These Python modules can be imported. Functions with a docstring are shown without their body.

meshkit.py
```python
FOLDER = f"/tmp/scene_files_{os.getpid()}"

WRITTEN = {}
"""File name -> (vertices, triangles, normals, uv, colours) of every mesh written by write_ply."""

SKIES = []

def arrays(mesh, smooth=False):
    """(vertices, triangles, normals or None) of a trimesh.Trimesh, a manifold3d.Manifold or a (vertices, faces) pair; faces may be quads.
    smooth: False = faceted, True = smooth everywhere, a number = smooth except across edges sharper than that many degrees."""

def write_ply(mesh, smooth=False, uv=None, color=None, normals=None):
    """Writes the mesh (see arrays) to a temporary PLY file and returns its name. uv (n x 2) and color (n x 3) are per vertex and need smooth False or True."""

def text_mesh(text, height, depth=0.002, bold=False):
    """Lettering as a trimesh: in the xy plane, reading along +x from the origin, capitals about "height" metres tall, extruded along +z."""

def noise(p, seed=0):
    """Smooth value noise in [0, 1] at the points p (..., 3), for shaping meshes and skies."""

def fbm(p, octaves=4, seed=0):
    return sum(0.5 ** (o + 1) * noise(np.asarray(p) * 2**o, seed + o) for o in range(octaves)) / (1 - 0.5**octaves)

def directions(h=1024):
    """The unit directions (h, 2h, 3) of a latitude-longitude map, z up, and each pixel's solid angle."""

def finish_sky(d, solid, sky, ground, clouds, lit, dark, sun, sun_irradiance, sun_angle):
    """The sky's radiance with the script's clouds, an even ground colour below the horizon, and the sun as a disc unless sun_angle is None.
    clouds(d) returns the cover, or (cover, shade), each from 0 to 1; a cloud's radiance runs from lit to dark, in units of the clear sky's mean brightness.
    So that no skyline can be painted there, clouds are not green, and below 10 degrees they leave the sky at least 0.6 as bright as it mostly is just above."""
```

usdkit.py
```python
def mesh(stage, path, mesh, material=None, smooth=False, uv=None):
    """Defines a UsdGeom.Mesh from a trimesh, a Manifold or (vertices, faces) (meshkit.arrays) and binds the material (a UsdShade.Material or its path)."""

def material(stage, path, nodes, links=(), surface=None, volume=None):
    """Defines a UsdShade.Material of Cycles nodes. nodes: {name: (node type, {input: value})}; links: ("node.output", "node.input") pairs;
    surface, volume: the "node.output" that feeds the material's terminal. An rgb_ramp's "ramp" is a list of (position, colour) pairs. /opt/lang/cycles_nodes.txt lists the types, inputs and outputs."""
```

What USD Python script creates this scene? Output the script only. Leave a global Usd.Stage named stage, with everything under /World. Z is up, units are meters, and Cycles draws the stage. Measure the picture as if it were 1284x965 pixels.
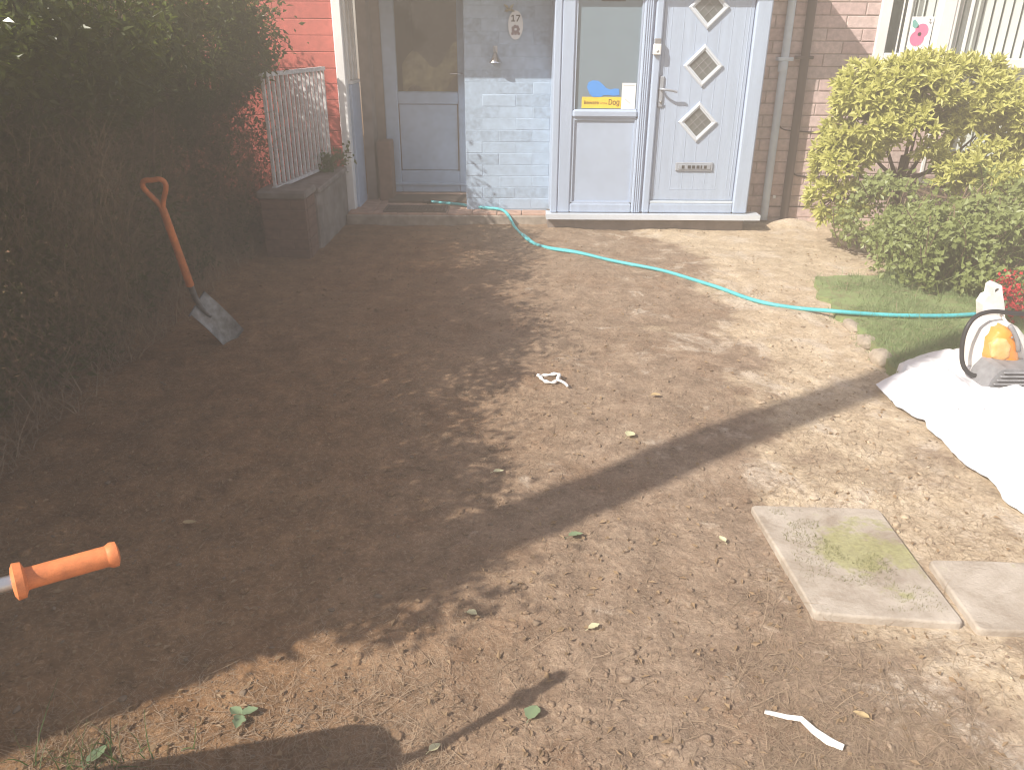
import math, random, sys
import numpy as np, trimesh, shapely
from shapely.geometry import Polygon, Point
sys.path.insert(0, "/opt/lang")
import usdkit, meshkit
from pxr import Usd, UsdGeom, UsdLux, UsdShade, Gf, Sdf

stage = Usd.Stage.CreateInMemory()
UsdGeom.SetStageUpAxis(stage, UsdGeom.Tokens.z)
UsdGeom.SetStageMetersPerUnit(stage, 1.0)
UsdGeom.Xform.Define(stage, "/World")
stage.SetDefaultPrim(stage.GetPrimAtPath("/World"))
UsdGeom.Scope.Define(stage, "/World/Looks")
random.seed(7)
rng = np.random.default_rng(7)

# ------------------------------------------------------------------ camera
F_PX, PITCH, ROLL, EYE = 965.0, math.radians(24.4), math.radians(0.35), 1.57
fw = np.array([0, math.cos(PITCH), -math.sin(PITCH)])
rt = np.array([1.0, 0, 0]); up = np.cross(rt, fw)
rc = rt * math.cos(ROLL) + up * math.sin(ROLL)
uc = up * math.cos(ROLL) - rt * math.sin(ROLL)
EYEP = np.array([0, 0, EYE])
cam = UsdGeom.Camera.Define(stage, "/World/camera")
M = Gf.Matrix4d(*rc, 0, *uc, 0, *(-fw), 0, 0, 0, EYE, 1)
UsdGeom.Xformable(cam).AddTransformOp().Set(M)
FOCAL = 26.0
cam.CreateFocalLengthAttr(FOCAL)
cam.CreateHorizontalApertureAttr(FOCAL * 1284 / F_PX)
cam.CreateVerticalApertureAttr(FOCAL * 1284 / F_PX * 769 / 1024)
cam.CreateClippingRangeAttr(Gf.Vec2f(0.05, 500))
cam.CreateExposureAttr(1.13)

# ------------------------------------------------------------------ sky and sun
AZ = math.radians(55.7); EL = math.radians(40.0)          # direction the light travels over the ground, and its height
lx, ly = math.sin(AZ), math.cos(AZ)
to_sun = np.array([-lx * math.cos(EL), -ly * math.cos(EL), math.sin(EL)])
SKY_STRENGTH, SUN = 0.09, 1.15
skym = usdkit.material(stage, "/World/Looks/sky_look", {
    "s": ("sky_texture", {"sky_type": "single_scattering", "sun_disc": False, "sun_elevation": EL,
                          "sun_rotation": math.atan2(to_sun[0], to_sun[1]), "aerosol_density": 2.0}),
    "b": ("background_shader", {"strength": SKY_STRENGTH})}, [("s.color", "b.color")], surface="b.background")
dome = UsdLux.DomeLight.Define(stage, "/World/sky")
UsdShade.MaterialBindingAPI.Apply(dome.GetPrim()).Bind(skym)
dome.GetPrim().SetCustomDataByKey("kind", "structure")
dome.GetPrim().SetCustomDataByKey("label", "clear bright summer sky above the front garden")
dome.GetPrim().SetCustomDataByKey("category", "sky")
sun = UsdLux.DistantLight.Define(stage, "/World/sun")
sun.CreateIntensityAttr(SUN); sun.CreateAngleAttr(0.53); sun.CreateNormalizeAttr(True)
sun.CreateColorAttr(Gf.Vec3f(1.0, 0.94, 0.85))
zx = to_sun; xx = np.cross([0, 0, 1], zx); xx /= np.linalg.norm(xx); yx = np.cross(zx, xx)
UsdGeom.Xformable(sun).AddTransformOp().Set(Gf.Matrix4d(*xx, 0, *yx, 0, *zx, 0, 0, 0, 30, 1))
VEIL_HAZE_DENSITY = 0.037

# ------------------------------------------------------------------ pixel helpers (layout arithmetic only)
def ray(px, py):
    dx, dy = px - 642, py - 482.5
    a = dx * math.cos(ROLL) + dy * math.sin(ROLL); b = -dx * math.sin(ROLL) + dy * math.cos(ROLL)
    return fw * F_PX + rt * a - up * b
def onground(px, py, z=0.0):
    d = ray(px, py); return EYEP + d * ((z - EYE) / d[2])
def onplane(px, py, y):
    d = ray(px, py); return EYEP + d * (y / d[1])

# ------------------------------------------------------------------ scene tree helpers
taken = set()
def numbered(parent, name):
    p, k = f"{parent}/{name}", 0
    while p in taken:
        k += 1; p = f"{parent}/{name}_{k:03d}"
    taken.add(p); return p
def data(prim, label=None, cat=None, group=None, kind=None):
    for k, v in (("label", label), ("category", cat), ("group", group), ("kind", kind)):
        if v: prim.SetCustomDataByKey(k, v)
class Thing:
    """an Xform at the thing's base; parts are given in world coordinates"""
    def __init__(self, name, base, label, cat, group=None, kind=None):
        self.path = numbered("/World", name); self.base = np.asarray(base, float)
        x = UsdGeom.Xform.Define(stage, self.path); x.AddTranslateOp().Set(Gf.Vec3d(*map(float, self.base)))
        self.prim = x.GetPrim(); data(self.prim, label, cat, group, kind)
    def part(self, name, mesh, mat, smooth=False, parent=None, label=None, kind=None):
        v, f = vf(mesh)
        path = numbered(parent or self.path, name)
        m = usdkit.mesh(stage, path, (v - self.base, f), L[mat], smooth)
        data(m.GetPrim(), label, None, None, kind)
        return path
def vf(mesh):
    if isinstance(mesh, tuple): v, f = np.asarray(mesh[0], float), np.asarray(mesh[1], int)
    else: v, f = np.asarray(mesh.vertices, float), np.asarray(mesh.faces, int)
    if f.shape[1] == 4: f = np.vstack([f[:, [0, 1, 2]], f[:, [0, 2, 3]]])
    return v, f
def single(name, mesh, mat, label, cat, group=None, kind=None, smooth=False):
    v, f = vf(mesh); path = numbered("/World", name)
    b = np.array([v[:, 0].mean(), v[:, 1].mean(), v[:, 2].min()])
    m = usdkit.mesh(stage, path, (v - b, f), L[mat], smooth)
    UsdGeom.Xformable(m).AddTranslateOp().Set(Gf.Vec3d(*map(float, b)))
    data(m.GetPrim(), label, cat, group, kind); return path

# ------------------------------------------------------------------ mesh helpers
def cat(*ms):
    vs, fs, n = [], [], 0
    for m in ms:
        v, f = vf(m); vs.append(v); fs.append(f + n); n += len(v)
    return np.vstack(vs), np.vstack(fs)
def box(x0, x1, y0, y1, z0, z1, b=0.0):
    lo, hi = np.array([x0, y0, z0], float), np.array([x1, y1, z1], float)
    if b <= 0:
        m = trimesh.creation.box(extents=hi - lo); m.apply_translation((lo + hi) / 2); return m
    b = min(b, 0.45 * (hi - lo).min()); pts = []
    for s in np.ndindex(2, 2, 2):
        c = np.where(s, hi, lo); d = np.where(s, -1, 1) * b
        for k in range(3):
            p = c + d; p[k] = c[k]; pts.append(p)
    return trimesh.convex.convex_hull(np.array(pts))
def sheetxz(x0, x1, y, z0, z1):
    return np.array([[x0, y, z0], [x1, y, z0], [x1, y, z1], [x0, y, z1]]), np.array([[0, 1, 2, 3]])
def tube(path, r, n=10, closed=False, cap=True):
    P = np.asarray(path, float); r = np.broadcast_to(np.asarray(r, float), (len(P),))
    T = np.gradient(P, axis=0)
    if closed: T = np.roll(P, -1, 0) - np.roll(P, 1, 0)
    T /= np.linalg.norm(T, axis=1, keepdims=True) + 1e-12
    N = np.cross(T[0], [0, 0, 1.0]); N = N if np.linalg.norm(N) > 1e-3 else np.cross(T[0], [1.0, 0, 0]); N /= np.linalg.norm(N)
    a = np.linspace(0, 2 * np.pi, n, endpoint=False); vs = []
    for i in range(len(P)):
        N = N - T[i] * (N @ T[i]); N /= np.linalg.norm(N) + 1e-12; B = np.cross(T[i], N)
        vs.append(P[i] + r[i] * (np.cos(a)[:, None] * N + np.sin(a)[:, None] * B))
    v = np.vstack(vs); fs = []; m = len(P)
    for i in range(m if closed else m - 1):
        j = (i + 1) % m
        for k in range(n):
            l = (k + 1) % n
            fs += [[i * n + k, i * n + l, j * n + l], [i * n + k, j * n + l, j * n + k]]
    if cap and not closed:
        v = np.vstack([v, P[0], P[-1]]); c0, c1 = len(v) - 2, len(v) - 1
        for k in range(n):
            l = (k + 1) % n
            fs += [[c0, l, k], [c1, (m - 1) * n + k, (m - 1) * n + l]]
    return v, np.array(fs)
def smoothpath(P, n=8):
    from scipy.interpolate import CubicSpline
    P = np.asarray(P, float); t = np.r_[0, np.cumsum(np.linalg.norm(np.diff(P, axis=0), axis=1))]
    return CubicSpline(t, P)(np.linspace(0, t[-1], n * (len(P) - 1) + 1))
def prism(poly, y0, y1):
    """polygon in (x, z), from y0 (front) to y1"""
    m = trimesh.creation.extrude_polygon(poly, y1 - y0, engine="earcut")
    v = m.vertices
    m.vertices = np.c_[v[:, 0], y0 + v[:, 2], v[:, 1]]; m.invert(); return m
def flatpoly(poly, z0, z1):
    m = trimesh.creation.extrude_polygon(poly, z1 - z0, engine="earcut"); m.apply_translation([0, 0, z0]); return m
def wallmap(m, x, y, z):
    """from the xy plane facing +z to a wall plane facing -y"""
    v, f = vf(m); return np.c_[v[:, 0] + x, y - v[:, 2], v[:, 1] + z], f
def ball(c, r, sub=2):
    m = trimesh.creation.icosphere(subdivisions=sub); m.vertices = m.vertices * np.asarray(r) + c; return m
def leaves(P, D, N, Ln, Wd, fold=0.25):
    """leaf blades: base P, direction D, face normal N, four triangles each (six points)"""
    D = D / np.linalg.norm(D, axis=1, keepdims=True)
    S = np.cross(D, N); S /= np.linalg.norm(S, axis=1, keepdims=True) + 1e-9
    U = np.cross(S, D); Ln = np.asarray(Ln)[:, None]; Wd = np.asarray(Wd)[:, None]
    mid = P + D * Ln * 0.5 - U * Wd * fold * 0.3
    l = P + D * Ln * 0.45 + S * Wd * 0.5 + U * Wd * fold; r = P + D * Ln * 0.45 - S * Wd * 0.5 + U * Wd * fold
    tip = P + D * Ln - U * Ln * 0.08
    V = np.stack([P, l, tip, r, mid], 1).reshape(-1, 3); k = np.arange(len(P))[:, None, None] * 5
    Fc = (k + np.array([[0, 4, 1], [1, 4, 2], [2, 4, 3], [3, 4, 0]])[None]).reshape(-1, 3)
    return V, Fc
def randdir(n, zbias=0.0):
    d = rng.normal(size=(n, 3)); d[:, 2] += zbias; return d / np.linalg.norm(d, axis=1, keepdims=True)
def strips(P, D, Ln, W, bend=0.3, seg=3):
    """thin bent ribbons (blades, straws): n x seg quads"""
    n = len(P); D = D / np.linalg.norm(D, axis=1, keepdims=True)
    S = np.cross(D, np.array([0, 0, 1.0]) + 0.3 * rng.normal(size=(n, 3))); S /= np.linalg.norm(S, axis=1, keepdims=True) + 1e-9
    Bv = rng.normal(size=(n, 3)) * bend; V = []
    for i in range(seg + 1):
        t = i / seg; c = P + D * (Ln * t)[:, None] + Bv * (Ln * t * t)[:, None]
        w = (W * (1 - 0.7 * t))[:, None] * 0.5; V += [c - S * w, c + S * w]
    V = np.stack(V, 1).reshape(-1, 3); k = np.arange(n)[:, None, None] * 2 * (seg + 1)
    q = np.array([[2 * i, 2 * i + 1, 2 * i + 3, 2 * i + 2] for i in range(seg)])
    return V, (k + q[None]).reshape(-1, 4)

# ------------------------------------------------------------------ materials
L = {}
def plain(name, col, rough=0.6, var=0.12, scale=6.0, bump=0.0, bscale=60.0, metal=0.0, spec=0.4, col2=None, coat=0.0, stretch=(1, 1, 1)):
    """a colour with uneven wear and a little relief"""
    c = np.array(col); c2 = np.array(col2) if col2 is not None else c * (1 - 2.2 * var)
    nodes = {"g": ("geometry", {}), "mp": ("mapping", {"scale": stretch}), "n": ("noise_texture", {"scale": scale, "detail": 6.0, "roughness": 0.62}),
             "r": ("rgb_ramp", {"ramp": [(0.3, tuple(c2)), (0.68, tuple(np.minimum(c * (1 + 0.3 * var), 0.95)))]}),
             "p": ("principled_bsdf", {"roughness": rough, "metallic": metal, "specular_ior_level": spec, "coat_weight": coat})}
    links = [("g.position", "mp.vector"), ("mp.vector", "n.vector"), ("n.fac", "r.fac"), ("r.color", "p.base_color")]
    if bump:
        nodes |= {"n2": ("noise_texture", {"scale": bscale, "detail": 5.0, "roughness": 0.65}), "b": ("bump", {"strength": 0.7, "distance": bump})}
        links += [("mp.vector", "n2.vector"), ("n2.fac", "b.height"), ("b.normal", "p.normal")]
    L[name] = usdkit.material(stage, f"/World/Looks/{name}", nodes, links, surface="p.BSDF")
def leafmat(name, ramp, rough=0.45, trans=0.35, tcol=None):
    cm = np.mean([c for _, c in ramp], 0); tcol = tcol or tuple(np.clip(cm * np.array([1.5, 1.7, 0.6]), 0, 0.9))
    L[name] = usdkit.material(stage, f"/World/Looks/{name}", {
        "g": ("geometry", {}), "r": ("rgb_ramp", {"ramp": ramp}), "r2": ("rgb_ramp", {"ramp": [(p, tuple(np.clip(np.array(c) * np.array([1.25, 1.35, 0.8]), 0, .9))) for p, c in ramp]}),
        "p": ("principled_bsdf", {"roughness": rough, "specular_ior_level": 0.45}), "t": ("translucent_bsdf", {}), "m": ("mix_closure", {"fac": trans})},
        [("g.random_per_island", "r.fac"), ("g.random_per_island", "r2.fac"), ("r.color", "p.base_color"), ("r2.color", "t.color"), ("p.BSDF", "m.closure1"), ("t.BSDF", "m.closure2")], surface="m.closure")

plain("pale_paint", (0.405, 0.49, 0.625), 0.42, 0.06, 3.0, 0.0006, 40)
plain("woodgrain_paint", (0.40, 0.485, 0.62), 0.40, 0.05, 3.0, 0.0016, 30, stretch=(6, 6, 0.5))
plain("white_upvc", (0.80, 0.80, 0.79), 0.32, 0.05, 3.0, 0.0004, 40)
plain("grey_door_paint", (0.38, 0.50, 0.66), 0.45, 0.08, 4.0, 0.0006, 40)
plain("blue_grey_brick_paint", (0.395, 0.51, 0.645), 0.62, 0.08, 14.0, 0.003, 90)
plain("blue_grey_brick_paint_worn", (0.365, 0.475, 0.605), 0.66, 0.14, 22.0, 0.004, 90)
plain("painted_mortar", (0.37, 0.48, 0.61), 0.8, 0.1, 20, 0.003, 120)
for i, c in enumerate([(0.62, 0.47, 0.44), (0.57, 0.42, 0.395), (0.66, 0.51, 0.475), (0.60, 0.475, 0.445)]):
    plain(f"pink_brick_{'abcd'[i]}", c, 0.85, 0.13, 25.0, 0.004, 110)
plain("mortar", (0.40, 0.32, 0.29), 0.9, 0.15, 30, 0.004, 140)
for i, c in enumerate([(0.50, 0.115, 0.09), (0.47, 0.105, 0.085), (0.52, 0.125, 0.10)]):
    plain(f"red_brick_{'abc'[i]}", c, 0.6, 0.10, 18.0, 0.003, 90)
plain("red_mortar", (0.43, 0.10, 0.08), 0.75, 0.12, 24, 0.003, 100)
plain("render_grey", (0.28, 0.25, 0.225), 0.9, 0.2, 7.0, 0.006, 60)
plain("pier_brick", (0.20, 0.12, 0.09), 0.9, 0.2, 20.0, 0.005, 90)
plain("brown_render", (0.25, 0.21, 0.19), 0.85, 0.15, 9, 0.004, 80)
plain("step_tile", (0.52, 0.33, 0.25), 0.8, 0.18, 11, 0.002, 90)
plain("step_concrete", (0.40, 0.34, 0.28), 0.9, 0.2, 11, 0.004, 90)
plain("rubber_mat", (0.15, 0.115, 0.095), 0.85, 0.2, 15, 0.004, 150)
plain("downpipe_grey", (0.58, 0.66, 0.74), 0.45, 0.08, 5)
plain("dark_pipe", (0.095, 0.07, 0.062), 0.55, 0.15, 8)
plain("cable_dark", (0.05, 0.04, 0.04), 0.6)
plain("chrome", (0.72, 0.72, 0.72), 0.18, 0.05, 10, metal=1.0)
plain("galvanised", (0.55, 0.56, 0.57), 0.38, 0.12, 30, metal=0.9)
plain("steel_blade", (0.27, 0.275, 0.28), 0.42, 0.25, 26, 0.0006, 80, metal=0.75)
plain("orange_plastic", (0.70, 0.20, 0.05), 0.5, 0.10, 14, 0.0005, 90, col2=(0.36, 0.13, 0.055))
plain("orange_rubber", (0.74, 0.24, 0.085), 0.55, 0.12, 38, 0.0012, 140, col2=(0.50, 0.16, 0.06))
plain("machine_orange", (0.85, 0.28, 0.03), 0.38, 0.08, 9, col2=(0.75, 0.33, 0.10), coat=0.2)
plain("plate_grey", (0.33, 0.36, 0.41), 0.3, 0.1, 20)
plain("machine_worn", (0.84, 0.52, 0.24), 0.45, 0.15, 30, col2=(0.84, 0.40, 0.12))
plain("machine_white", (0.78, 0.76, 0.72), 0.42, 0.10, 14)
plain("machine_grey", (0.27, 0.27, 0.28), 0.55, 0.15, 20, 0.0008, 120)
plain("black_rubber", (0.035, 0.035, 0.038), 0.5, 0.15, 20)
plain("white_sheet", (0.76, 0.76, 0.78), 0.45, 0.03, 5, 0.003, 22)
plain("hose_teal", (0.10, 0.50, 0.53), 0.45, 0.12, 8, col2=(0.07, 0.40, 0.44), coat=0.15)
plain("yellow_print", (0.90, 0.60, 0.06), 0.5, 0.03)
plain("ink", (0.16, 0.09, 0.02), 0.6, 0.05)
plain("black_paint", (0.03, 0.03, 0.035), 0.5, 0.05)
plain("blue_print", (0.06, 0.30, 0.78), 0.5, 0.05)
plain("paper", (0.85, 0.85, 0.84), 0.7, 0.03)
plain("pale_print", (0.60, 0.63, 0.62), 0.7, 0.03)
plain("poppy_pink", (0.72, 0.17, 0.32), 0.6, 0.05)
plain("poppy_leaf", (0.16, 0.42, 0.38), 0.6, 0.05)
plain("plaque_ceramic", (0.74, 0.76, 0.78), 0.25, 0.04)
plain("plaque_flower", (0.26, 0.19, 0.22), 0.4, 0.1, 40)
plain("brass_old", (0.45, 0.42, 0.30), 0.4, 0.2, 40, metal=0.7)
plain("blind_white", (0.82, 0.82, 0.80), 0.7, 0.03)
plain("room_dark", (0.12, 0.09, 0.07), 0.9, 0.2, 2)
plain("room_teal", (0.36, 0.50, 0.50), 0.9, 0.1, 2)
plain("reflection_straw", (0.42, 0.33, 0.16), 0.9, 0.3, 9)
plain("bark", (0.16, 0.11, 0.075), 0.9, 0.25, 30, 0.006, 70, stretch=(3, 3, 0.6))
plain("stem_brown", (0.20, 0.145, 0.10), 0.9, 0.25, 25)
plain("pole_wood", (0.20, 0.14, 0.09), 0.9, 0.2, 6, 0.004, 40, stretch=(4, 4, 0.4))
plain("railing_white", (0.66, 0.66, 0.66), 0.5, 0.15, 30)
plain("barrow_green", (0.05, 0.16, 0.08), 0.5, 0.2, 12)
plain("roof_tile", (0.20, 0.12, 0.09), 0.9, 0.2, 8)
plain("stone_pale", (0.44, 0.37, 0.29), 0.9, 0.2, 18, 0.006, 70)
plain("scrap_white", (0.84, 0.83, 0.80), 0.6, 0.06, 20)
plain("frost_glass", (0.175, 0.24, 0.29), 0.2, 0.04, 2.0, spec=0.5)
plain("frame_white", (0.60, 0.65, 0.71), 0.35, 0.05, 3.0)
plain("lead_glass", (0.13, 0.145, 0.145), 0.15, 0.2, 30, spec=0.7, col2=(0.09, 0.10, 0.10))
L["window_glass"] = usdkit.material(stage, "/World/Looks/window_glass", {
    "t": ("transparent_bsdf", {"color": (0.86, 0.90, 0.89)}), "g": ("glossy_bsdf", {"color": (1, 1, 1), "roughness": 0.02}), "f": ("layer_weight", {"blend": 0.5}),
    "pw": ("math", {"math_type": "power", "value2": 4.0}), "ma": ("math", {"math_type": "multiply_add", "value2": 0.7, "value3": 0.045}), "m": ("mix_closure", {})},
    [("f.facing", "pw.value1"), ("pw.value", "ma.value1"), ("ma.value", "m.fac"), ("t.BSDF", "m.closure1"), ("g.BSDF", "m.closure2")], surface="m.closure")
leafmat("hedge_leaf", [(0, (0.09, 0.11, 0.03)), (0.5, (0.19, 0.25, 0.06)), (0.82, (0.36, 0.44, 0.11)), (1, (0.66, 0.68, 0.36))], 0.30, 0.5)  # palest ramp end paints sun glints onto random leaves
leafmat("hedge_twig", [(0, (0.22, 0.16, 0.095)), (0.8, (0.44, 0.33, 0.20)), (1, (0.68, 0.57, 0.40))], 0.9, 0.05)
leafmat("golden_leaf", [(0, (0.50, 0.49, 0.16)), (0.3, (0.76, 0.71, 0.34)), (0.7, (0.88, 0.83, 0.56)), (1, (0.93, 0.91, 0.76))], 0.45, 0.32)
leafmat("ivy_leaf", [(0, (0.24, 0.28, 0.10)), (0.4, (0.42, 0.44, 0.17)), (0.75, (0.64, 0.61, 0.30)), (1, (0.78, 0.74, 0.48))], 0.42, 0.28)
leafmat("fern_leaf", [(0, (0.16, 0.20, 0.05)), (0.6, (0.30, 0.30, 0.10)), (1, (0.45, 0.33, 0.14))], 0.5, 0.3)
leafmat("weed_leaf", [(0, (0.07, 0.12, 0.03)), (1, (0.22, 0.27, 0.08))], 0.5, 0.35)
leafmat("red_flower", [(0, (0.55, 0.05, 0.06)), (0.6, (0.75, 0.16, 0.05)), (1, (0.80, 0.28, 0.10))], 0.5, 0.3)
leafmat("turf_blade", [(0, (0.18, 0.24, 0.10)), (0.6, (0.31, 0.38, 0.18)), (0.85, (0.46, 0.48, 0.27)), (1, (0.68, 0.60, 0.38))], 0.5, 0.15)
plain("lawn_earth", (0.22, 0.30, 0.12), 0.95, 0.2, 14, 0.004, 90, col2=(0.20, 0.20, 0.10))
leafmat("moss_tuft", [(0, (0.16, 0.16, 0.06)), (0.6, (0.33, 0.32, 0.13)), (1, (0.55, 0.50, 0.27))], 0.8, 0.1)
leafmat("straw", [(0, (0.30, 0.22, 0.15)), (0.5, (0.50, 0.40, 0.28)), (1, (0.76, 0.68, 0.52))], 0.8, 0.1)
leafmat("clod", [(0, (0.20, 0.145, 0.10)), (0.6, (0.33, 0.25, 0.18)), (0.9, (0.48, 0.39, 0.29)), (1, (0.68, 0.60, 0.50))], 0.95, 0.0)
leafmat("litter", [(0, (0.28, 0.19, 0.11)), (0.5, (0.50, 0.41, 0.26)), (1, (0.78, 0.72, 0.54))], 0.7, 0.15)
leafmat("pale_leaf", [(0, (0.62, 0.60, 0.38)), (1, (0.70, 0.68, 0.46))], 0.6, 0.15)
leafmat("green_leaf_fallen", [(0, (0.20, 0.27, 0.15)), (1, (0.26, 0.33, 0.19))], 0.6, 0.15)
leafmat("tan_leaf", [(0, (0.46, 0.34, 0.18)), (1, (0.54, 0.42, 0.24))], 0.7, 0.1)

def ground_mat():
    n = {"g": ("geometry", {}), "xyz": ("separate_xyz", {}),
         "big": ("noise_texture", {"scale": 1.3, "detail": 7.0, "roughness": 0.62}),
         "mid": ("noise_texture", {"scale": 7.0, "detail": 8.0, "roughness": 0.68}),
         "fine": ("noise_texture", {"scale": 55.0, "detail": 6.0, "roughness": 0.7}),
         "dust": ("noise_texture", {"scale": 3.1, "detail": 9.0, "roughness": 0.72, "distortion": 0.6}),
         "fib": ("noise_texture", {"scale": 24.0, "detail": 4.0, "distortion": 2.5}),
         "r_soil": ("rgb_ramp", {"ramp": [(0.28, (0.185, 0.132, 0.093)), (0.5, (0.285, 0.208, 0.15)), (0.72, (0.395, 0.30, 0.222))]}),
         "xl": ("map_range", {"range_type": "smoothstep", "from_min": 0.5, "from_max": -0.9, "to_min": 0.0, "to_max": 1.0, "clamp": True}), "shade_tint": ("mix_color", {"blend_type": "multiply", "b": (0.86, 0.68, 0.48)}), "red": ("noise_texture", {"scale": 2.2, "detail": 6.0, "roughness": 0.65}), "redm": ("map_range", {"range_type": "smoothstep", "from_min": 0.48, "from_max": 0.66, "to_min": 0.0, "to_max": 0.8, "clamp": True}), "mixr": ("mix_color", {"blend_type": "multiply", "b": (0.84, 0.755, 0.69)}),  # left soil multiplied darker and warmer: shade tone painted into the colour
         "r_grain": ("rgb_ramp", {"ramp": [(0.3, (0.72, 0.70, 0.68)), (0.6, (1.05, 1.04, 1.02)), (0.8, (1.3, 1.27, 1.22))]}),
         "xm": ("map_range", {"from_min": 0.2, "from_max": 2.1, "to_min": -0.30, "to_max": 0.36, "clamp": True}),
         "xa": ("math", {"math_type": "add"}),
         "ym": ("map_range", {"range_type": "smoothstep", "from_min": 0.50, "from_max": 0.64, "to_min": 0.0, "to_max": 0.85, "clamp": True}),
         "r_sand": ("rgb_ramp", {"ramp": [(0.3, (0.42, 0.325, 0.225)), (0.55, (0.61, 0.50, 0.36)), (0.75, (0.74, 0.645, 0.51))]}),
         "mixs": ("mix_color", {}), "dm": ("map_range", {"range_type": "smoothstep", "from_min": 0.56, "from_max": 0.70, "to_min": 0.0, "to_max": 0.75, "clamp": True}),
         "xd": ("map_range", {"from_min": -0.8, "from_max": 1.4, "to_min": -0.10, "to_max": 0.07, "clamp": True}), "da": ("math", {"math_type": "add"}),
         "mixd": ("mix_color", {"b": (0.60, 0.52, 0.43)}), "mul": ("mix_color", {"blend_type": "multiply", "fac": 1.0, "use_clamp": False}),
         "fr": ("rgb_ramp", {"ramp": [(0.47, (0, 0, 0)), (0.5, (0.3, 0.3, 0.3)), (0.53, (0, 0, 0))]}), "mixf": ("mix_color", {"b": (0.60, 0.50, 0.38)}),
         "h1": ("math", {"math_type": "multiply_add", "value2": 0.55}), "b": ("bump", {"strength": 1.0, "distance": 0.016}),
         "p": ("principled_bsdf", {"roughness": 0.95, "specular_ior_level": 0.15})}
    pos = [("g.position", f"{k}.vector") for k in ("big", "mid", "fine", "dust", "fib", "xyz")]
    links = pos + [("mid.fac", "r_soil.fac"), ("fine.fac", "r_grain.fac"), ("xyz.x", "xm.value"), ("xm.result", "xa.value1"), ("big.fac", "xa.value2"),
        ("xa.value", "ym.value"), ("mid.fac", "r_sand.fac"), ("ym.result", "mixs.fac"), ("r_soil.color", "mixr.a"), ("g.position", "red.vector"), ("red.fac", "redm.value"), ("redm.result", "mixr.fac"), ("mixr.result", "shade_tint.a"), ("xyz.x", "xl.value"), ("xl.result", "shade_tint.fac"), ("shade_tint.result", "mixs.a"), ("r_sand.color", "mixs.b"),
        ("xyz.x", "xd.value"), ("xd.result", "da.value1"), ("dust.fac", "da.value2"), ("da.value", "dm.value"), ("dm.result", "mixd.fac"), ("mixs.result", "mixd.a"),
        ("fib.fac", "fr.fac"), ("fr.color", "mixf.fac"), ("mixd.result", "mixf.a"),
        ("mixf.result", "mul.a"), ("r_grain.color", "mul.b"), ("mul.result", "p.base_color"),
        ("fine.fac", "h1.value1"), ("mid.fac", "h1.value3"), ("h1.value", "b.height"), ("b.normal", "p.normal")]
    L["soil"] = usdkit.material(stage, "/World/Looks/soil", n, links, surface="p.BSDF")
ground_mat()
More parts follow.
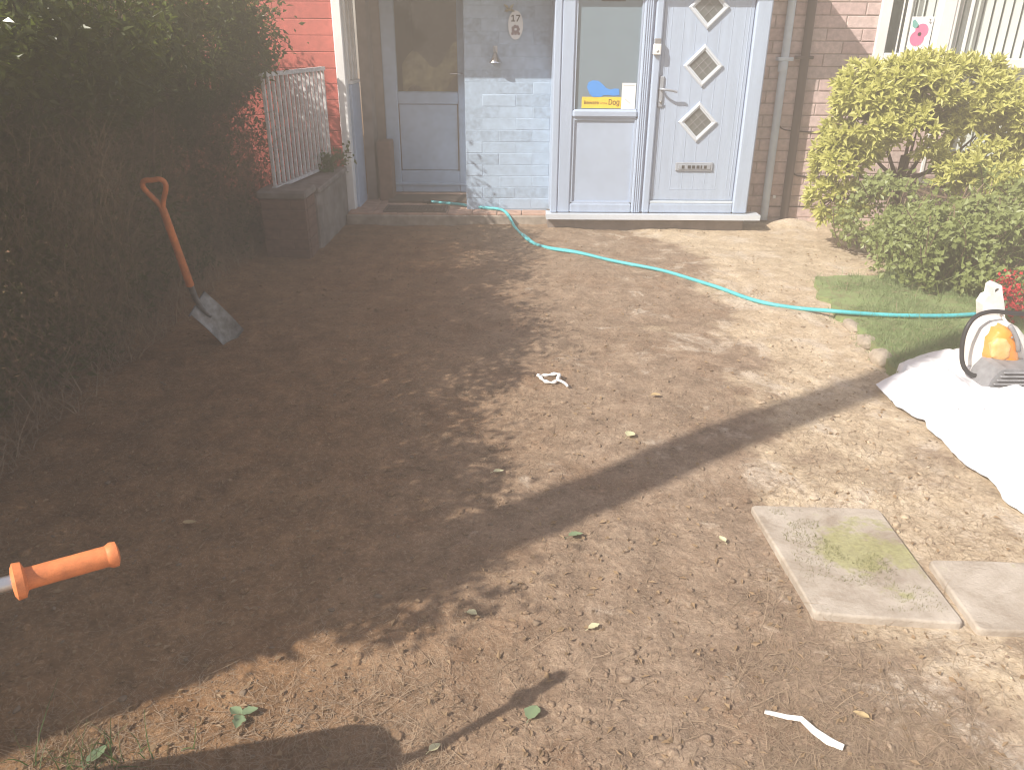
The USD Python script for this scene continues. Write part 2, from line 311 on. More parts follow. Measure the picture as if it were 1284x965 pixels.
def slab_mat():
    n = {"g": ("geometry", {}), "st": ("noise_texture", {"scale": 2.6, "detail": 9.0, "roughness": 0.75, "distortion": 0.8}), "sr": ("rgb_ramp", {"ramp": [(0.36, (0.62, 0.55, 0.47)), (0.52, (0.95, 0.92, 0.88)), (0.66, (1.1, 1.08, 1.05))]}), "sm": ("mix_color", {"blend_type": "multiply", "fac": 1.0, "use_clamp": False}), "n1": ("noise_texture", {"scale": 6.0, "detail": 8.0, "roughness": 0.7}), "n2": ("noise_texture", {"scale": 70.0, "detail": 5.0, "roughness": 0.7}),
         "d": ("vector_math", {"math_type": "distance", "vector2": (1.19, 2.09, 0.02)}), "dm": ("map_range", {"from_min": 0.02, "from_max": 0.34, "to_min": 0.14, "to_max": -0.12, "clamp": True}),
         "a": ("math", {"math_type": "add"}), "mm": ("map_range", {"range_type": "smoothstep", "from_min": 0.52, "from_max": 0.63, "to_min": 0.0, "to_max": 0.75, "clamp": True}),
         "r": ("rgb_ramp", {"ramp": [(0.3, (0.33, 0.285, 0.24)), (0.55, (0.445, 0.40, 0.35)), (0.75, (0.54, 0.495, 0.445))]}),
         "moss": ("rgb_ramp", {"ramp": [(0.3, (0.20, 0.20, 0.08)), (0.7, (0.40, 0.39, 0.17))]}), "mix": ("mix_color", {}),
         "b": ("bump", {"strength": 0.8, "distance": 0.005}), "p": ("principled_bsdf", {"roughness": 0.92, "specular_ior_level": 0.2})}
    L["slab"] = usdkit.material(stage, "/World/Looks/slab", n, [("g.position", "n1.vector"), ("g.position", "n2.vector"), ("g.position", "d.vector1"), ("d.value", "dm.value"), ("dm.result", "a.value1"),
        ("n1.fac", "a.value2"), ("a.value", "mm.value"), ("mm.result", "mix.fac"), ("n1.fac", "r.fac"), ("n2.fac", "moss.fac"), ("g.position", "st.vector"), ("st.fac", "sr.fac"), ("r.color", "sm.a"), ("sr.color", "sm.b"), ("sm.result", "mix.a"), ("moss.color", "mix.b"), ("mix.result", "p.base_color"),
        ("n2.fac", "b.height"), ("b.normal", "p.normal")], surface="p.BSDF")
slab_mat()
def far_brick(name, c1, c2, mo):
    L[name] = usdkit.material(stage, f"/World/Looks/{name}", {"g": ("geometry", {}), "s": ("separate_xyz", {}), "c": ("combine_xyz", {}),
        "b": ("brick_texture", {"scale": 1.0, "brick_width": 0.30, "row_height": 0.1, "mortar_size": 0.006, "color1": c1, "color2": c2, "mortar": mo}), "p": ("principled_bsdf", {"roughness": 0.85})},
        [("g.position", "s.vector"), ("s.x", "c.x"), ("s.z", "c.y"), ("c.vector", "b.vector"), ("b.color", "p.base_color")], surface="p.BSDF")
far_brick("upper_pink_brick", (0.46, 0.29, 0.255), (0.41, 0.255, 0.225), (0.33, 0.27, 0.245))
far_brick("upper_red_brick", (0.60, 0.10, 0.07), (0.55, 0.09, 0.065), (0.36, 0.055, 0.045))

# ------------------------------------------------------------------ ground
SLABS = [Polygon([(0.868, 2.372), (1.328, 2.352), (1.322, 1.752), (0.898, 1.795)]), Polygon([(1.362, 2.056), (1.86, 2.04), (1.86, 1.715), (1.345, 1.728)])]
def gh(x, y):
    x, y = np.asarray(x, float), np.asarray(y, float)
    p = np.stack([x, y, np.zeros_like(x)], -1)
    h = (meshkit.fbm(p * 1.1, 3, 3) - 0.5) * 0.06 + (meshkit.fbm(p * 6, 4, 11) - 0.5) * 0.024 + (meshkit.fbm(p * 38, 4, 23) - 0.5) * 0.008
    lump = meshkit.fbm(p * 14, 4, 31); h = h + np.clip(lump - 0.66, 0, 1) * 0.03
    slab = np.clip(1 - np.maximum(np.abs(x - 1.33) / 0.55 - 0.9, np.abs(y - 2.05) / 0.38 - 0.9) * 8, 0, 1)
    h = h * (1 - 0.75 * slab) - 0.002 * slab
    h = h + 0.05 * np.exp(-(((x - 2.55) / 0.22) ** 2 + ((y - 7.0) / 0.10) ** 2)) * 1.4       # small heap by the waste pipe
    h = h + 0.10 * np.exp(-((x + 2.35) / 0.35) ** 2) * np.clip((y - 2) / 3, 0, 1)            # bank under the hedge
    far = np.clip((np.maximum(np.abs(x - 0.5) / 5, np.abs(y - 4) / 5) - 1), 0, 1)
    return h * (1 - far)
def graded(lo, hi, centre, s0, g):
    out = [centre]
    while out[-1] < hi: out.append(out[-1] + s0 + g * abs(out[-1] - centre))
    neg = [centre]
    while neg[-1] > lo: neg.append(neg[-1] - s0 - g * abs(neg[-1] - centre))
    return np.array(sorted(set(neg + out)))
gx = np.r_[-40, -20, -10, np.arange(-5, -1.5, 0.03), np.arange(-1.5, 1.6, 0.0085), np.arange(1.6, 4.6, 0.025), 5.5, 8, 14, 24, 40]
gy = np.r_[-40, -20, -10, -4, -1, 0, 0.5, 0.8, 1.0]
yy = 1.1
ys = []
while yy < 7.4:
    ys.append(yy); yy += 0.0045 + 0.0035 * (yy - 1.1)
gy = np.r_[gy, ys, 8, 10, 14, 24, 40]
GX, GY = np.meshgrid(gx, gy); GZ = gh(GX, GY)
GV = np.stack([GX, GY, GZ], -1).reshape(-1, 3); nx = len(gx)
ii, jj = np.meshgrid(np.arange(len(gy) - 1), np.arange(nx - 1), indexing="ij"); q = (ii * nx + jj).ravel()
GF = np.stack([q, q + 1, q + nx + 1, q + nx], 1)
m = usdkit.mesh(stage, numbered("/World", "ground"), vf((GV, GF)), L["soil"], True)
data(m.GetPrim(), "bare dug over brown soil of the front garden, sandy towards the right", "soil", kind="structure")

# ------------------------------------------------------------------ bricks
def bricks(T, parent, y, x0, x1, z0, z1, mats, course=0.1, length=0.30, joint=0.009, holes=(), proud=0.006, name="brick", phase=0.0):
    row = 0; z = z0
    while z < z1 - 0.02:
        x = x0 - (row % 2) * length / 2 - length + phase
        while x < x1:
            a, b = max(x, x0) + joint / 2, min(x + length, x1) - joint / 2; zb, zt = z + joint / 2, min(z + course, z1) - joint / 2
            segs = [(a, b)]
            for (hx0, hx1, hz0, hz1) in holes:
                if zt > hz0 + 0.01 and zb < hz1 - 0.01:
                    ns = []
                    for (s, e) in segs:
                        if e <= hx0 or s >= hx1: ns.append((s, e))
                        else:
                            if s < hx0: ns.append((s, hx0))
                            if e > hx1: ns.append((hx1, e))
                    segs = ns
            for (s, e) in segs:
                if e - s < 0.03: continue
                p = proud + rng.uniform(-0.0015, 0.002); c = 0.004; j = rng.uniform(-0.0015, 0.0015, 4)
                s_, e_, b_, t_ = s + j[0], e + j[1], zb + j[2], zt + j[3]
                V = np.array([[s_, y, b_], [e_, y, b_], [e_, y, t_], [s_, y, t_],
                              [s_, y - p + c * .6, b_], [e_, y - p + c * .6, b_], [e_, y - p + c * .6, t_], [s_, y - p + c * .6, t_],
                              [s_ + c, y - p, b_ + c], [e_ - c, y - p, b_ + c], [e_ - c, y - p, t_ - c], [s_ + c, y - p, t_ - c]])
                Fq = [[8, 9, 10, 11]]
                for k in range(4):
                    l = (k + 1) % 4; Fq += [[4 + k, 4 + l, 8 + l, 8 + k], [k, l, 4 + l, 4 + k]]
                T.part(name, (V, np.array(Fq)), mats[rng.integers(len(mats))], parent=parent)
            x += length
        z += course; row += 1

# ------------------------------------------------------------------ the house with the grey door
WALL, PORCH, INNER = 7.20, 6.80, 7.90
H = Thing("terraced_house", (0.9, 7.2, 0), "pink brick house with pale blue grey porch, grey painted recess and two pale doors", "house")
MAT_P = ["pink_brick_a", "pink_brick_b", "pink_brick_c", "pink_brick_d"]
WX0, WX1, WX2 = 3.075, 3.85, 5.6                      # window: left light, tall right light
pw = H.part("pink_wall", cat(box(2.06, WX0, WALL, 7.45, -0.3, 2.1), box(WX0, WX1, WALL, 7.45, -0.3, 1.36), box(WX1, WX2, WALL, 7.45, -0.3, 0.30), box(WX2, 8.2, WALL, 7.45, -0.3, 2.1)), "mortar")
bricks(H, pw, WALL, 2.06, 4.9, -0.06, 2.04, MAT_P, holes=[(WX0, WX1, 1.36, 9), (WX1, WX2, 0.30, 9)])
H.part("damp_course", box(2.38, 5.6, WALL - 0.0085, WALL - 0.001, 0.136, 0.144), "cable_dark")
rw = H.part("recess_wall", box(-0.43, 0.36, WALL, INNER + 0.1, -0.2, 2.1), "painted_mortar", label="grey painted brick wall between the two doors")
bricks(H, rw, WALL, -0.43, 0.36, 0.10, 2.05, ["blue_grey_brick_paint", "blue_grey_brick_paint", "blue_grey_brick_paint_worn"], joint=0.0022, proud=0.0012)
H.part("upper_wall", cat(box(-1.43, 8.2, WALL, 7.45, 2.1, 5.3)), "upper_pink_brick")
H.part("side_wall", box(-1.43, -1.2, 8.1, 14, -0.2, 5.3), "brown_render")
H.part("side_wall", box(7.95, 8.2, 7.45, 14, -0.2, 5.3), "brown_render")
H.part("rear_wall", box(-1.43, 8.2, 14, 14.25, -0.2, 5.3), "brown_render")
H.part("roof", (np.array([[-1.5, 6.9, 5.25], [8.3, 6.9, 5.25], [8.3, 10.7, 7.2], [-1.5, 10.7, 7.2], [-1.5, 14.5, 5.25], [8.3, 14.5, 5.25]]), np.array([[0, 1, 2, 3], [3, 2, 5, 4]])), "roof_tile")
H.part("canopy", box(-1.40, 2.34, 6.62, WALL + 0.3, 2.085, 2.16, 0.008), "white_upvc", label="flat white canopy over both doors")
H.part("hall_wall", cat(box(2.07, 2.2, 7.46, 10, 0, 2.1), box(-1.2, 8.0, 10, 10.1, 0, 2.1)), "room_dark")
H.part("ceiling", box(-1.2, 7.9, 7.5, 13.9, 2.12, 2.2), "room_dark")
# doorstep and tiles
st = H.part("doorstep", box(-1.52, 0.32, 6.99, INNER, -0.2, 0.085, 0.012), "step_concrete")
for r, (ya, yb) in enumerate(((7.0, 7.19), (7.194, 7.42), (7.424, 7.65), (7.654, 7.89))):
    for k in range(8):
        xa = -1.50 + k * 0.226
        if r > 0 and xa > -0.55: continue
        H.part("step_tile", box(xa, min(xa + 0.221, 0.31), ya, yb, 0.08, 0.098 + rng.uniform(-.002, .002), 0.004), "step_tile", parent=st)
# porch frame
pf = H.part("porch_frame", cat(
    box(0.325, 0.385, PORCH - 0.005, 7.2, 0.155, 2.085, 0.008),
    box(0.385, 0.495, PORCH, 6.88, 0.155, 2.085, 0.010), box(1.035, 1.115, PORCH, 6.88, 0.155, 2.085, 0.010),
    box(1.13, 1.195, PORCH - 0.004, 6.88, 0.155, 2.085, 0.012), box(1.925, 2.055, PORCH - 0.004, 6.88, 0.155, 2.085, 0.012),
    box(0.496, 1.034, PORCH + .002, 6.88, 0.156, 0.232, 0.008), box(1.196, 1.924, PORCH + .002, 6.88, 0.156, 0.236, 0.008), box(1.196, 1.924, PORCH + 0.002, 6.88, 1.995, 2.084, 0.008),
    box(0.496, 1.034, PORCH + .002, 6.88, 2.0, 2.084, 0.008), box(1.1155, 1.1295, PORCH + 0.02, 6.87, 0.16, 2.08), box(2.02, 2.054, 6.881, 7.199, 0.156, 2.08, 0.004)), "woodgrain_paint", label="pale woodgrain porch frame with a ribbed mullion")
for k in range(4):
    H.part("mullion_bead", box(1.048 + k * 0.017, 1.056 + k * 0.017, PORCH - 0.006, PORCH + 0.001, 0.16, 2.08, 0.003), "pale_paint", parent=pf)
H.part("mid_rail", box(0.492, 1.038, PORCH - 0.010, 6.87, 0.945, 1.012, 0.016), "pale_paint", parent=pf)
H.part("glazing_bead", cat(box(0.497, 0.512, PORCH + 0.012, 6.87, 0.24, 0.944), box(1.018, 1.033, PORCH + 0.012, 6.87, 0.24, 0.944), box(0.513, 1.017, PORCH + 0.013, 6.87, 0.233, 0.248), box(0.513, 1.017, PORCH + 0.013, 6.87, 0.925, 0.944),
       box(0.497, 0.510, PORCH + 0.012, 6.87, 1.013, 2.0), box(1.020, 1.033, PORCH + 0.012, 6.87, 1.013, 2.0)), "pale_paint", parent=pf)
H.part("side_panel", box(0.512, 1.018, PORCH + 0.028, 6.86, 0.247, 0.926), "pale_paint", parent=pf)
H.part("side_pane", box(0.510, 1.020, PORCH + 0.030, 6.86, 1.005, 2.0), "frost_glass", parent=pf, label="tall frosted pane beside the front door")
H.part("door_sill", prism(Polygon([(0.29, 0.105), (2.165, 0.105), (2.165, 0.15), (0.29, 0.15)]), 6.745, 6.90), "frame_white")
H.part("porch_base", box(0.31, 2.04, 6.82, 7.2, -0.3, 0.104), "brown_render")
# front door
dl = 1.196; dr = 1.924
fd = H.part("front_door", box(dl + 0.004, dr - 0.004, PORCH + 0.028, PORCH + 0.075, 0.262, 1.99, 0.004), "woodgrain_paint", label="pale blue grey front door with three diamond windows")
H.part("threshold", box(dl, dr, PORCH + 0.008, PORCH + 0.07, 0.238, 0.258, 0.003), "downpipe_grey", parent=fd)
for xg in np.linspace(dl + 0.07, dr - 0.07, 7):     # moulded plank lines
    H.part("door_bead", box(xg - 0.0025, xg + 0.0025, PORCH + 0.0262, PORCH + 0.030, 0.36, 1.985, 0.001), "pale_paint", parent=fd)
for xg in (dl + 0.035, dr - 0.035):
    H.part("door_bead", box(xg - 0.004, xg + 0.004, PORCH + 0.0255, PORCH + 0.030, 0.30, 1.985, 0.002), "pale_paint", parent=fd)
H.part("door_bead", box(dl + 0.16, dr - 0.16, PORCH + 0.0255, PORCH + 0.030, 0.352, 0.358, 0.002), "pale_paint", parent=fd)
for cz in (1.785, 1.353, 0.914):
    cx, R1, R2 = 1.551, 0.163, 0.116
    dia = lambda r, y: np.array([[cx, y, cz + r], [cx - r, y, cz], [cx, y, cz - r], [cx + r, y, cz]])
    yF = PORCH + 0.028
    rings = [dia(R1, yF), dia(R1, yF - 0.012), dia(R1 - 0.014, yF - 0.020), dia(R1 - 0.026, yF - 0.020), dia(R2 + 0.008, yF - 0.010), dia(R2, yF - 0.010), dia(R2, yF + 0.004)]
    V = np.vstack(rings); Fq = [[i * 4 + k, i * 4 + (k + 1) % 4, (i + 1) * 4 + (k + 1) % 4, (i + 1) * 4 + k] for i in range(len(rings) - 1) for k in range(4)]
    H.part("diamond_frame", (V, np.array(Fq)), "frame_white", parent=fd)
    H.part("diamond_pane", (dia(R2 + 0.001, yF - 0.004), np.array([[0, 1, 2, 3]])), "lead_glass", parent=fd)
    cames = []
    for t in (-0.33, 0.33):
        for s in (1, -1):
            a = np.array([cx + s * t * R2 / 2 - R2 / 2, yF - 0.006, cz + R2 / 2 + t * R2 / 2 * 1.0]); b = a + np.array([R2, 0, -R2])
            if s < 0: a, b = a * [-1, 1, 1] + [2 * cx, 0, 0], b * [-1, 1, 1] + [2 * cx, 0, 0]
            a2 = np.array([cx - R2 / 2 + t * R2 / 2, yF - 0.006, cz + R2 / 2 + t * R2 / 2]); b2 = a2 + np.array([R2, 0, -R2])
            if s < 0: a2[0], b2[0] = 2 * cx - a2[0], 2 * cx - b2[0]
            cames.append(tube([a2, (a2 + b2) / 2, b2], 0.0026, 5))
    H.part("lead_strip", cat(*cames), "machine_grey", parent=fd)
H.part("letter_plate", box(1.395, 1.72, PORCH + 0.012, PORCH + 0.029, 0.512, 0.588, 0.012), "plate_grey", parent=fd)
H.part("letter_flap", box(1.418, 1.697, PORCH + 0.006, PORCH + 0.0125, 0.530, 0.570, 0.006), "plate_grey", parent=fd)
for xk in (1.45, 1.50, 1.538, 1.575, 1.61, 1.64):
    H.part("flap_rib", box(xk, xk + rng.uniform(.012, .028), PORCH + 0.0035, PORCH + 0.0065, 0.536, 0.562, 0.002), "black_rubber", parent=fd)
H.part("handle_plate", box(1.200, 1.242, PORCH + 0.012, PORCH + 0.029, 1.03, 1.275, 0.012), "plate_grey", parent=fd)
H.part("handle", tube(smoothpath([(1.221, PORCH + 0.012, 1.175), (1.221, PORCH - 0.035, 1.175), (1.25, PORCH - 0.048, 1.172), (1.30, PORCH - 0.045, 1.165), (1.345, PORCH - 0.042, 1.155)], 6), 0.010, 10), "plate_grey", True, parent=fd)
H.part("lock_cylinder", wallmap(trimesh.creation.cylinder(0.010, 0.014, sections=16), 1.221, PORCH + 0.006, 1.075), "galvanised", True, parent=fd)
# inner glazed door
idr = H.part("inner_door", cat(box(-1.245, -1.115, 7.86, INNER + .04, 0.13, 2.09, 0.008), box(-0.535, -0.445, 7.86, INNER + .04, 0.13, 2.09, 0.008), box(-1.114, -0.536, 7.862, INNER + .04, 0.13, 0.34, 0.008), box(-1.114, -0.536, 7.862, INNER + .04, 0.965, 1.075, 0.008), box(-1.114, -0.536, 7.862, INNER + .04, 2.0, 2.09, 0.008)), "grey_door_paint", label="shaded grey glazed door at the back of the recess")
H.part("door_panel", box(-1.108, -0.542, 7.875, INNER + .03, 0.347, 0.958, 0.004), "grey_door_paint", parent=idr)
H.part("panel_bead", cat(box(-1.1125, -1.104, 7.866, 7.88, 0.342, 0.963), box(-0.546, -0.5375, 7.866, 7.88, 0.342, 0.963)), "dark_pipe", parent=idr)
H.part("pane", sheetxz(-1.114, -0.536, 7.887, 1.076, 2.0), "window_glass", parent=idr)
H.part("handle", tube(smoothpath([(-0.50, 7.865, 1.24), (-0.50, 7.82, 1.24), (-0.56, 7.81, 1.24), (-0.60, 7.81, 1.238)], 5), 0.008, 8), "chrome", True, parent=idr)
H.part("door_weatherbar", box(-1.24, -0.45, 7.84, 7.859, 0.20, 0.225, 0.005), "grey_door_paint", parent=idr)
H.part("recess_infill", box(-1.44, -1.246, 7.88, 8.1, 0.0, 2.1), "brown_render")
H.part("recess_step", box(-1.43, -0.431, 7.80, INNER + 0.2, 0.05, 0.129, 0.006), "step_tile")
H.part("entry_floor", box(-1.2, 7.9, 7.46, 13.9, -0.1, 0.12), "room_dark")
# wavy straw-coloured strip added behind the inner door glass in place of a reflection
dr_pts = np.array([[-1.08 + 0.055 * k, 8.02 + 0.03 * math.sin(k * 1.9), 1.15 + 0.10 * math.sin(k * 0.8) + 0.012 * k] for k in range(11)])
V = np.vstack([dr_pts, dr_pts + [0, 0.02, 0.16], dr_pts + [0, .0, -0.14]]); n_ = len(dr_pts)
H.part("inner_curtain", (V, np.array([[k, k + 1, n_ + k + 1, n_ + k] for k in range(n_ - 1)] + [[2 * n_ + k, 2 * n_ + k + 1, k + 1, k] for k in range(n_ - 1)])), "reflection_straw", True)
# pipes and cables
pd = H.part("downpipe", cat(tube([(2.302, 7.15, 5.2), (2.31, 7.15, 2.0), (2.325, 7.15, 0.03)], 0.034, 16)), "downpipe_grey", True, label="pale grey rainwater pipe beside the porch")
H.part("pipe_bracket", box(2.25, 2.38, 7.11, 7.198, 1.385, 1.415, 0.004), "downpipe_grey", parent=pd)
H.part("pipe_collar", tube([(2.309, 7.15, 1.30), (2.309, 7.15, 1.385)], 0.041, 16), "downpipe_grey", True, parent=pd)
wp = H.part("waste_pipe", tube([(2.472, 7.145, 5.0), (2.475, 7.145, 2.0), (2.51, 7.145, 0.0)], 0.037, 16), "dark_pipe", True, label="dark brown waste pipe on the pink wall")
H.part("pipe_bracket", box(2.41, 2.55, 7.11, 7.198, 1.40, 1.425, 0.004), "dark_pipe", parent=wp)
H.part("cable", tube(smoothpath([(2.343, 7.188, 1.02), (2.343, 7.188, 0.94), (2.352, 7.188, 0.87), (2.385, 7.188, 0.832), (2.44, 7.188, 0.815), (2.55, 7.188, 0.806), (2.7, 7.188, 0.80), (2.85, 7.188, 0.797), (3.0, 7.188, 0.795)], 6), 0.006, 6), "cable_dark", True)
H.part("cable", tube(smoothpath([(2.52, 7.188, 0.80), (2.517, 7.188, 0.65), (2.517, 7.188, 0.55), (2.532, 7.188, 0.47), (2.565, 7.188, 0.43), (2.62, 7.188, 0.417), (2.8, 7.188, 0.415), (3.0, 7.188, 0.414), (3.3, 7.188, 0.412)], 6), 0.007, 6), "cable_dark", True)
H.part("wall_clip", box(2.395, 2.42, 7.17, 7.192, 0.215, 0.245, 0.004), "white_upvc")
H.part("reveal_wall", box(-1.42, -1.33, 7.63, 7.879, 0.0, 2.1), "brown_render")
H.part("plinth", box(-1.300, -1.168, 7.58, 7.80, 0.0, 0.65, 0.01), "pier_brick", label="dark brown brick plinth inside the recess")
# window
win = H.part("window", cat(box(WX0, 3.165, WALL - 0.03, 7.30, 1.36, 2.5, 0.006), box(3.70 - 0.115, 3.70, WALL - 0.03, 7.30, 1.36, 2.5, 0.006), box(3.1655, 3.5845, WALL - 0.028, 7.30, 1.36, 1.452, 0.006),
      box(3.701, 3.73, WALL - 0.02, 7.30, 0.31, 2.5, 0.004), box(WX2 - 0.08, WX2, WALL - 0.02, 7.30, 0.31, 2.5, 0.004), box(3.731, WX2 - 0.081, WALL - 0.025, 7.30, 1.335, 1.412, 0.006), box(3.731, WX2 - 0.081, WALL - 0.025, 7.30, 0.305, 0.38, 0.006),
      box(4.62, 4.70, WALL - 0.022, 7.30, 0.381, 1.334, 0.006), box(4.62, 4.70, WALL - 0.022, 7.30, 1.413, 2.5, 0.006)), "white_upvc", label="white framed window with vertical blinds")
H.part("window_sill", box(WX0 - 0.02, 3.70, WALL - 0.07, 7.25, 1.335, 1.359, 0.005), "white_upvc", parent=win)
H.part("pane", sheetxz(3.166, 3.584, 7.264, 1.453, 2.5), "window_glass", parent=win)
H.part("pane", sheetxz(3.731, 4.619, 7.264, 1.413, 2.5), "window_glass", parent=win)
H.part("pane", sheetxz(4.701, WX2 - 0.081, 7.264, 1.413, 2.5), "window_glass", parent=win)
H.part("pane", sheetxz(3.731, 4.619, 7.264, 0.381, 1.334), "window_glass", parent=win)
H.part("pane", sheetxz(4.701, WX2 - 0.081, 7.264, 0.381, 1.334), "window_glass", parent=win)
H.part("sash_bead", cat(box(3.325, 3.362, 7.24, 7.258, 1.453, 2.5, 0.004), box(3.29, 3.297, 7.245, 7.258, 1.453, 2.5)), "white_upvc", parent=win)
H.part("sash_bead", cat(box(3.858, 3.885, 7.24, 7.258, 1.413, 2.5, 0.004), box(3.79, 3.797, 7.245, 7.258, 1.413, 2.5)), "white_upvc", parent=win)
vb = H.part("vertical_blind", box(3.36, WX2 - 0.1, 7.33, 7.37, 2.44, 2.49), "blind_white")
def slat(xc, z0, z1):
    a = math.radians(-24); w = 0.030
    d = np.array([math.cos(a), math.sin(a), 0]) * w; c = np.array([xc, 7.345, 0]); nrm = np.array([-d[1], d[0], 0]) / w * 0.0012
    V = np.array([c - d - nrm, c + d - nrm, c + d + nrm, c - d + nrm]); V = np.vstack([V + [0, 0, z0], V + [0, 0, z1]])
    H.part("slat", (V, np.array([[0, 1, 5, 4], [1, 2, 6, 5], [2, 3, 7, 6], [3, 0, 4, 7], [4, 5, 6, 7], [3, 2, 1, 0]])), "blind_white", parent=vb)
for xc in np.arange(3.40, 5.5, 0.083):
    slat(xc, 1.40 if xc < 3.7 else 0.42, 2.44)
H.part("room_back", box(2.9, 6.0, 7.75, 7.8, 0.12, 2.1), "room_teal")
# partition between the two houses
PT = Thing("partition_screen", (-1.48, 7.4, 0), "white post and grey blue painted screen wall between red house and recess", "partition wall")
PT.part("post", box(-1.535, -1.455, 7.16, 7.26, 0.06, 2.6, 0.008), "white_upvc")
PT.part("low_panel", box(-1.525, -1.43, 7.262, 7.64, 0.06, 1.17, 0.006), "pale_paint")
PT.part("panel_cap", box(-1.53, -1.422, 7.262, 7.645, 1.171, 1.20, 0.006), "white_upvc")
PT.part("glazing_frame", cat(box(-1.51, -1.44, 7.262, 7.30, 1.201, 2.6, 0.004), box(-1.51, -1.44, 7.42, 7.46, 1.201, 2.6, 0.004), box(-1.51, -1.44, 7.60, 7.64, 1.201, 2.6, 0.004)), "white_upvc")
PT.part("pane", box(-1.48, -1.476, 7.301, 7.419, 1.201, 2.6), "window_glass")
PT.part("pane", box(-1.48, -1.476, 7.461, 7.599, 1.201, 2.6), "window_glass")

# ------------------------------------------------------------------ things on the house
T = Thing("house_number_plaque", (0.012, 7.19, 1.54), "white oval house number plaque reading 17 with a painted flower", "plaque")
th = np.linspace(0, 2 * np.pi, 40, endpoint=False)
oval = Polygon(np.c_[0.012 + 0.064 * np.cos(th), 1.650 + 0.112 * np.sin(th)])
T.part("plate", prism(oval, 7.176, 7.192), "plaque_ceramic")
tm = meshkit.text_mesh("17", 0.048, 0.002, bold=True); tm.apply_translation([-tm.bounds[:, 0].mean(), 0, 0])
T.part("numerals", wallmap(tm, 0.012, 7.176, 1.678), "black_paint")
pet = []
for k in range(7):
    a = k * 2 * np.pi / 7; pet.append(Point(0.012 + 0.024 * math.cos(a), 1.618 + 0.022 * math.sin(a)).buffer(0.013, 6))
pet += [Point(0.012 + dx, 1.585).buffer(0.012, 6) for dx in (-0.026, 0.0, 0.026)]
for k, g_ in enumerate(pet):
    T.part("petal", prism(g_, 7.1738 + .0001 * k, 7.1765), "plaque_flower")
T = Thing("wall_bell", (-0.16, 7.17, 1.34), "small silver bell shaped lamp hanging below the number plaque", "bell")
prof = np.array([[0.0, 0.085], [0.012, 0.083], [0.022, 0.066], [0.034, 0.040], [0.052, 0.014], [0.056, 0.0], [0.046, 0.0], [0.0, 0.055]])
T.part("shade", trimesh.creation.revolve(prof, sections=24).apply_translation([-0.16, 7.148, 1.355]), "chrome", 40)
T.part("bracket", cat(tube(smoothpath([(-0.16, 7.192, 1.45), (-0.16, 7.13, 1.475), (-0.16, 7.148, 1.44)], 5), 0.006, 8), box(-0.178, -0.142, 7.183, 7.195, 1.425, 1.49, 0.004)), "galvanised", True)
T.part("clapper", ball((-0.16, 7.148, 1.362), 0.014), "brass_old", True)
T = Thing("wall_ornament", (-0.045, 7.18, 1.76), "small gilded insect ornament on the wall above the number plaque", "ornament")
T.part("body", ball((-0.045, 7.165, 1.765), (0.030, 0.012, 0.009)), "brass_old", True)
for s in (1, -1):
    T.part("wing", leaves(np.array([[-0.045, 7.165, 1.768]]), np.array([[-0.6 * s, -0.15, 0.6]]), np.array([[0.3, -1, 0.2]]), [0.062], [0.026]), "brass_old")
    T.part("wing", leaves(np.array([[-0.04, 7.165, 1.765]]), np.array([[0.8 * s, -0.15, -0.2]]), np.array([[0.3, -1, 0.2]]), [0.05], [0.022]), "brass_old")
YG = PORCH + 0.029
def printed(name, poly, mat, label, cat_, y0=YG - 0.002, y1=YG + 0.0005):
    T = Thing(name, (poly.centroid.x, y1, poly.bounds[1]), label, cat_); T.part("sheet", prism(poly, y0, y1), mat); return T
rect = lambda a, b, c, d: Polygon([(a, c), (b, c), (b, d), (a, d)])
T = printed("warning_sticker", rect(0.568, 0.895, 1.020, 1.108), "yellow_print", "yellow Beware of the Dog sticker at the bottom of the frosted pane", "sticker")
b1 = meshkit.text_mesh("Beware", 0.026, 0.001, bold=True); b2 = meshkit.text_mesh("of the", 0.016, 0.001); b3 = meshkit.text_mesh("Dog", 0.042, 0.001, bold=True)
for tx, x_, z_, wmax in ((b1, 0.586, 1.052, 0.125), (b2, 0.722, 1.052, 0.06), (b3, 0.792, 1.048, 0.09)):
    w = np.ptp(tx.vertices[:, 0]); s = min(1, wmax / w); tx.vertices *= [s, 1, 1]; tx.apply_translation([-tx.vertices[:, 0].min(), 0, 0])
    T.part("lettering", wallmap(tx, x_, YG - 0.002, z_), "ink")
body = Polygon([(0.612, 1.185), (0.622, 1.217), (0.655, 1.231), (0.70, 1.226), (0.732, 1.200), (0.765, 1.172), (0.80, 1.160), (0.835, 1.168), (0.868, 1.166), (0.872, 1.128), (0.83, 1.124), (0.79, 1.130), (0.745, 1.128), (0.72, 1.112), (0.665, 1.110), (0.635, 1.135)]).buffer(0.006)
printed("blue_sticker", body, "blue_print", "blue rounded animal shaped sticker above the yellow sticker", "sticker")
T = printed("paper_notice", rect(0.897, 1.012, 1.014, 1.218), "paper", "white paper notice in the corner of the frosted pane", "notice", YG - 0.0035, YG - 0.0022)
T.part("print", prism(shapely.union_all([LineS.buffer(0.005) for LineS in (shapely.LineString([(0.92, 1.13), (0.95, 1.16), (0.985, 1.12)]), shapely.LineString([(0.93, 1.09), (0.97, 1.06)]))]).geoms[0], YG - 0.0042, YG - 0.0034), "pale_print")
T.part("print", prism(rect(0.91, 1.0, 1.195, 1.203), YG - 0.0042, YG - 0.0034), "pale_print")
printed("dark_sticker", rect(0.695, 0.885, 1.822, 1.86), "black_paint", "dark strip sticker high on the frosted pane", "sticker")
T = Thing("doorbell", (1.16, 6.79, 1.43), "small white doorbell box on the frame beside the front door", "doorbell")
T.part("case", box(1.122, 1.188, PORCH - 0.038, PORCH - 0.004, 1.432, 1.516, 0.008), "white_upvc")
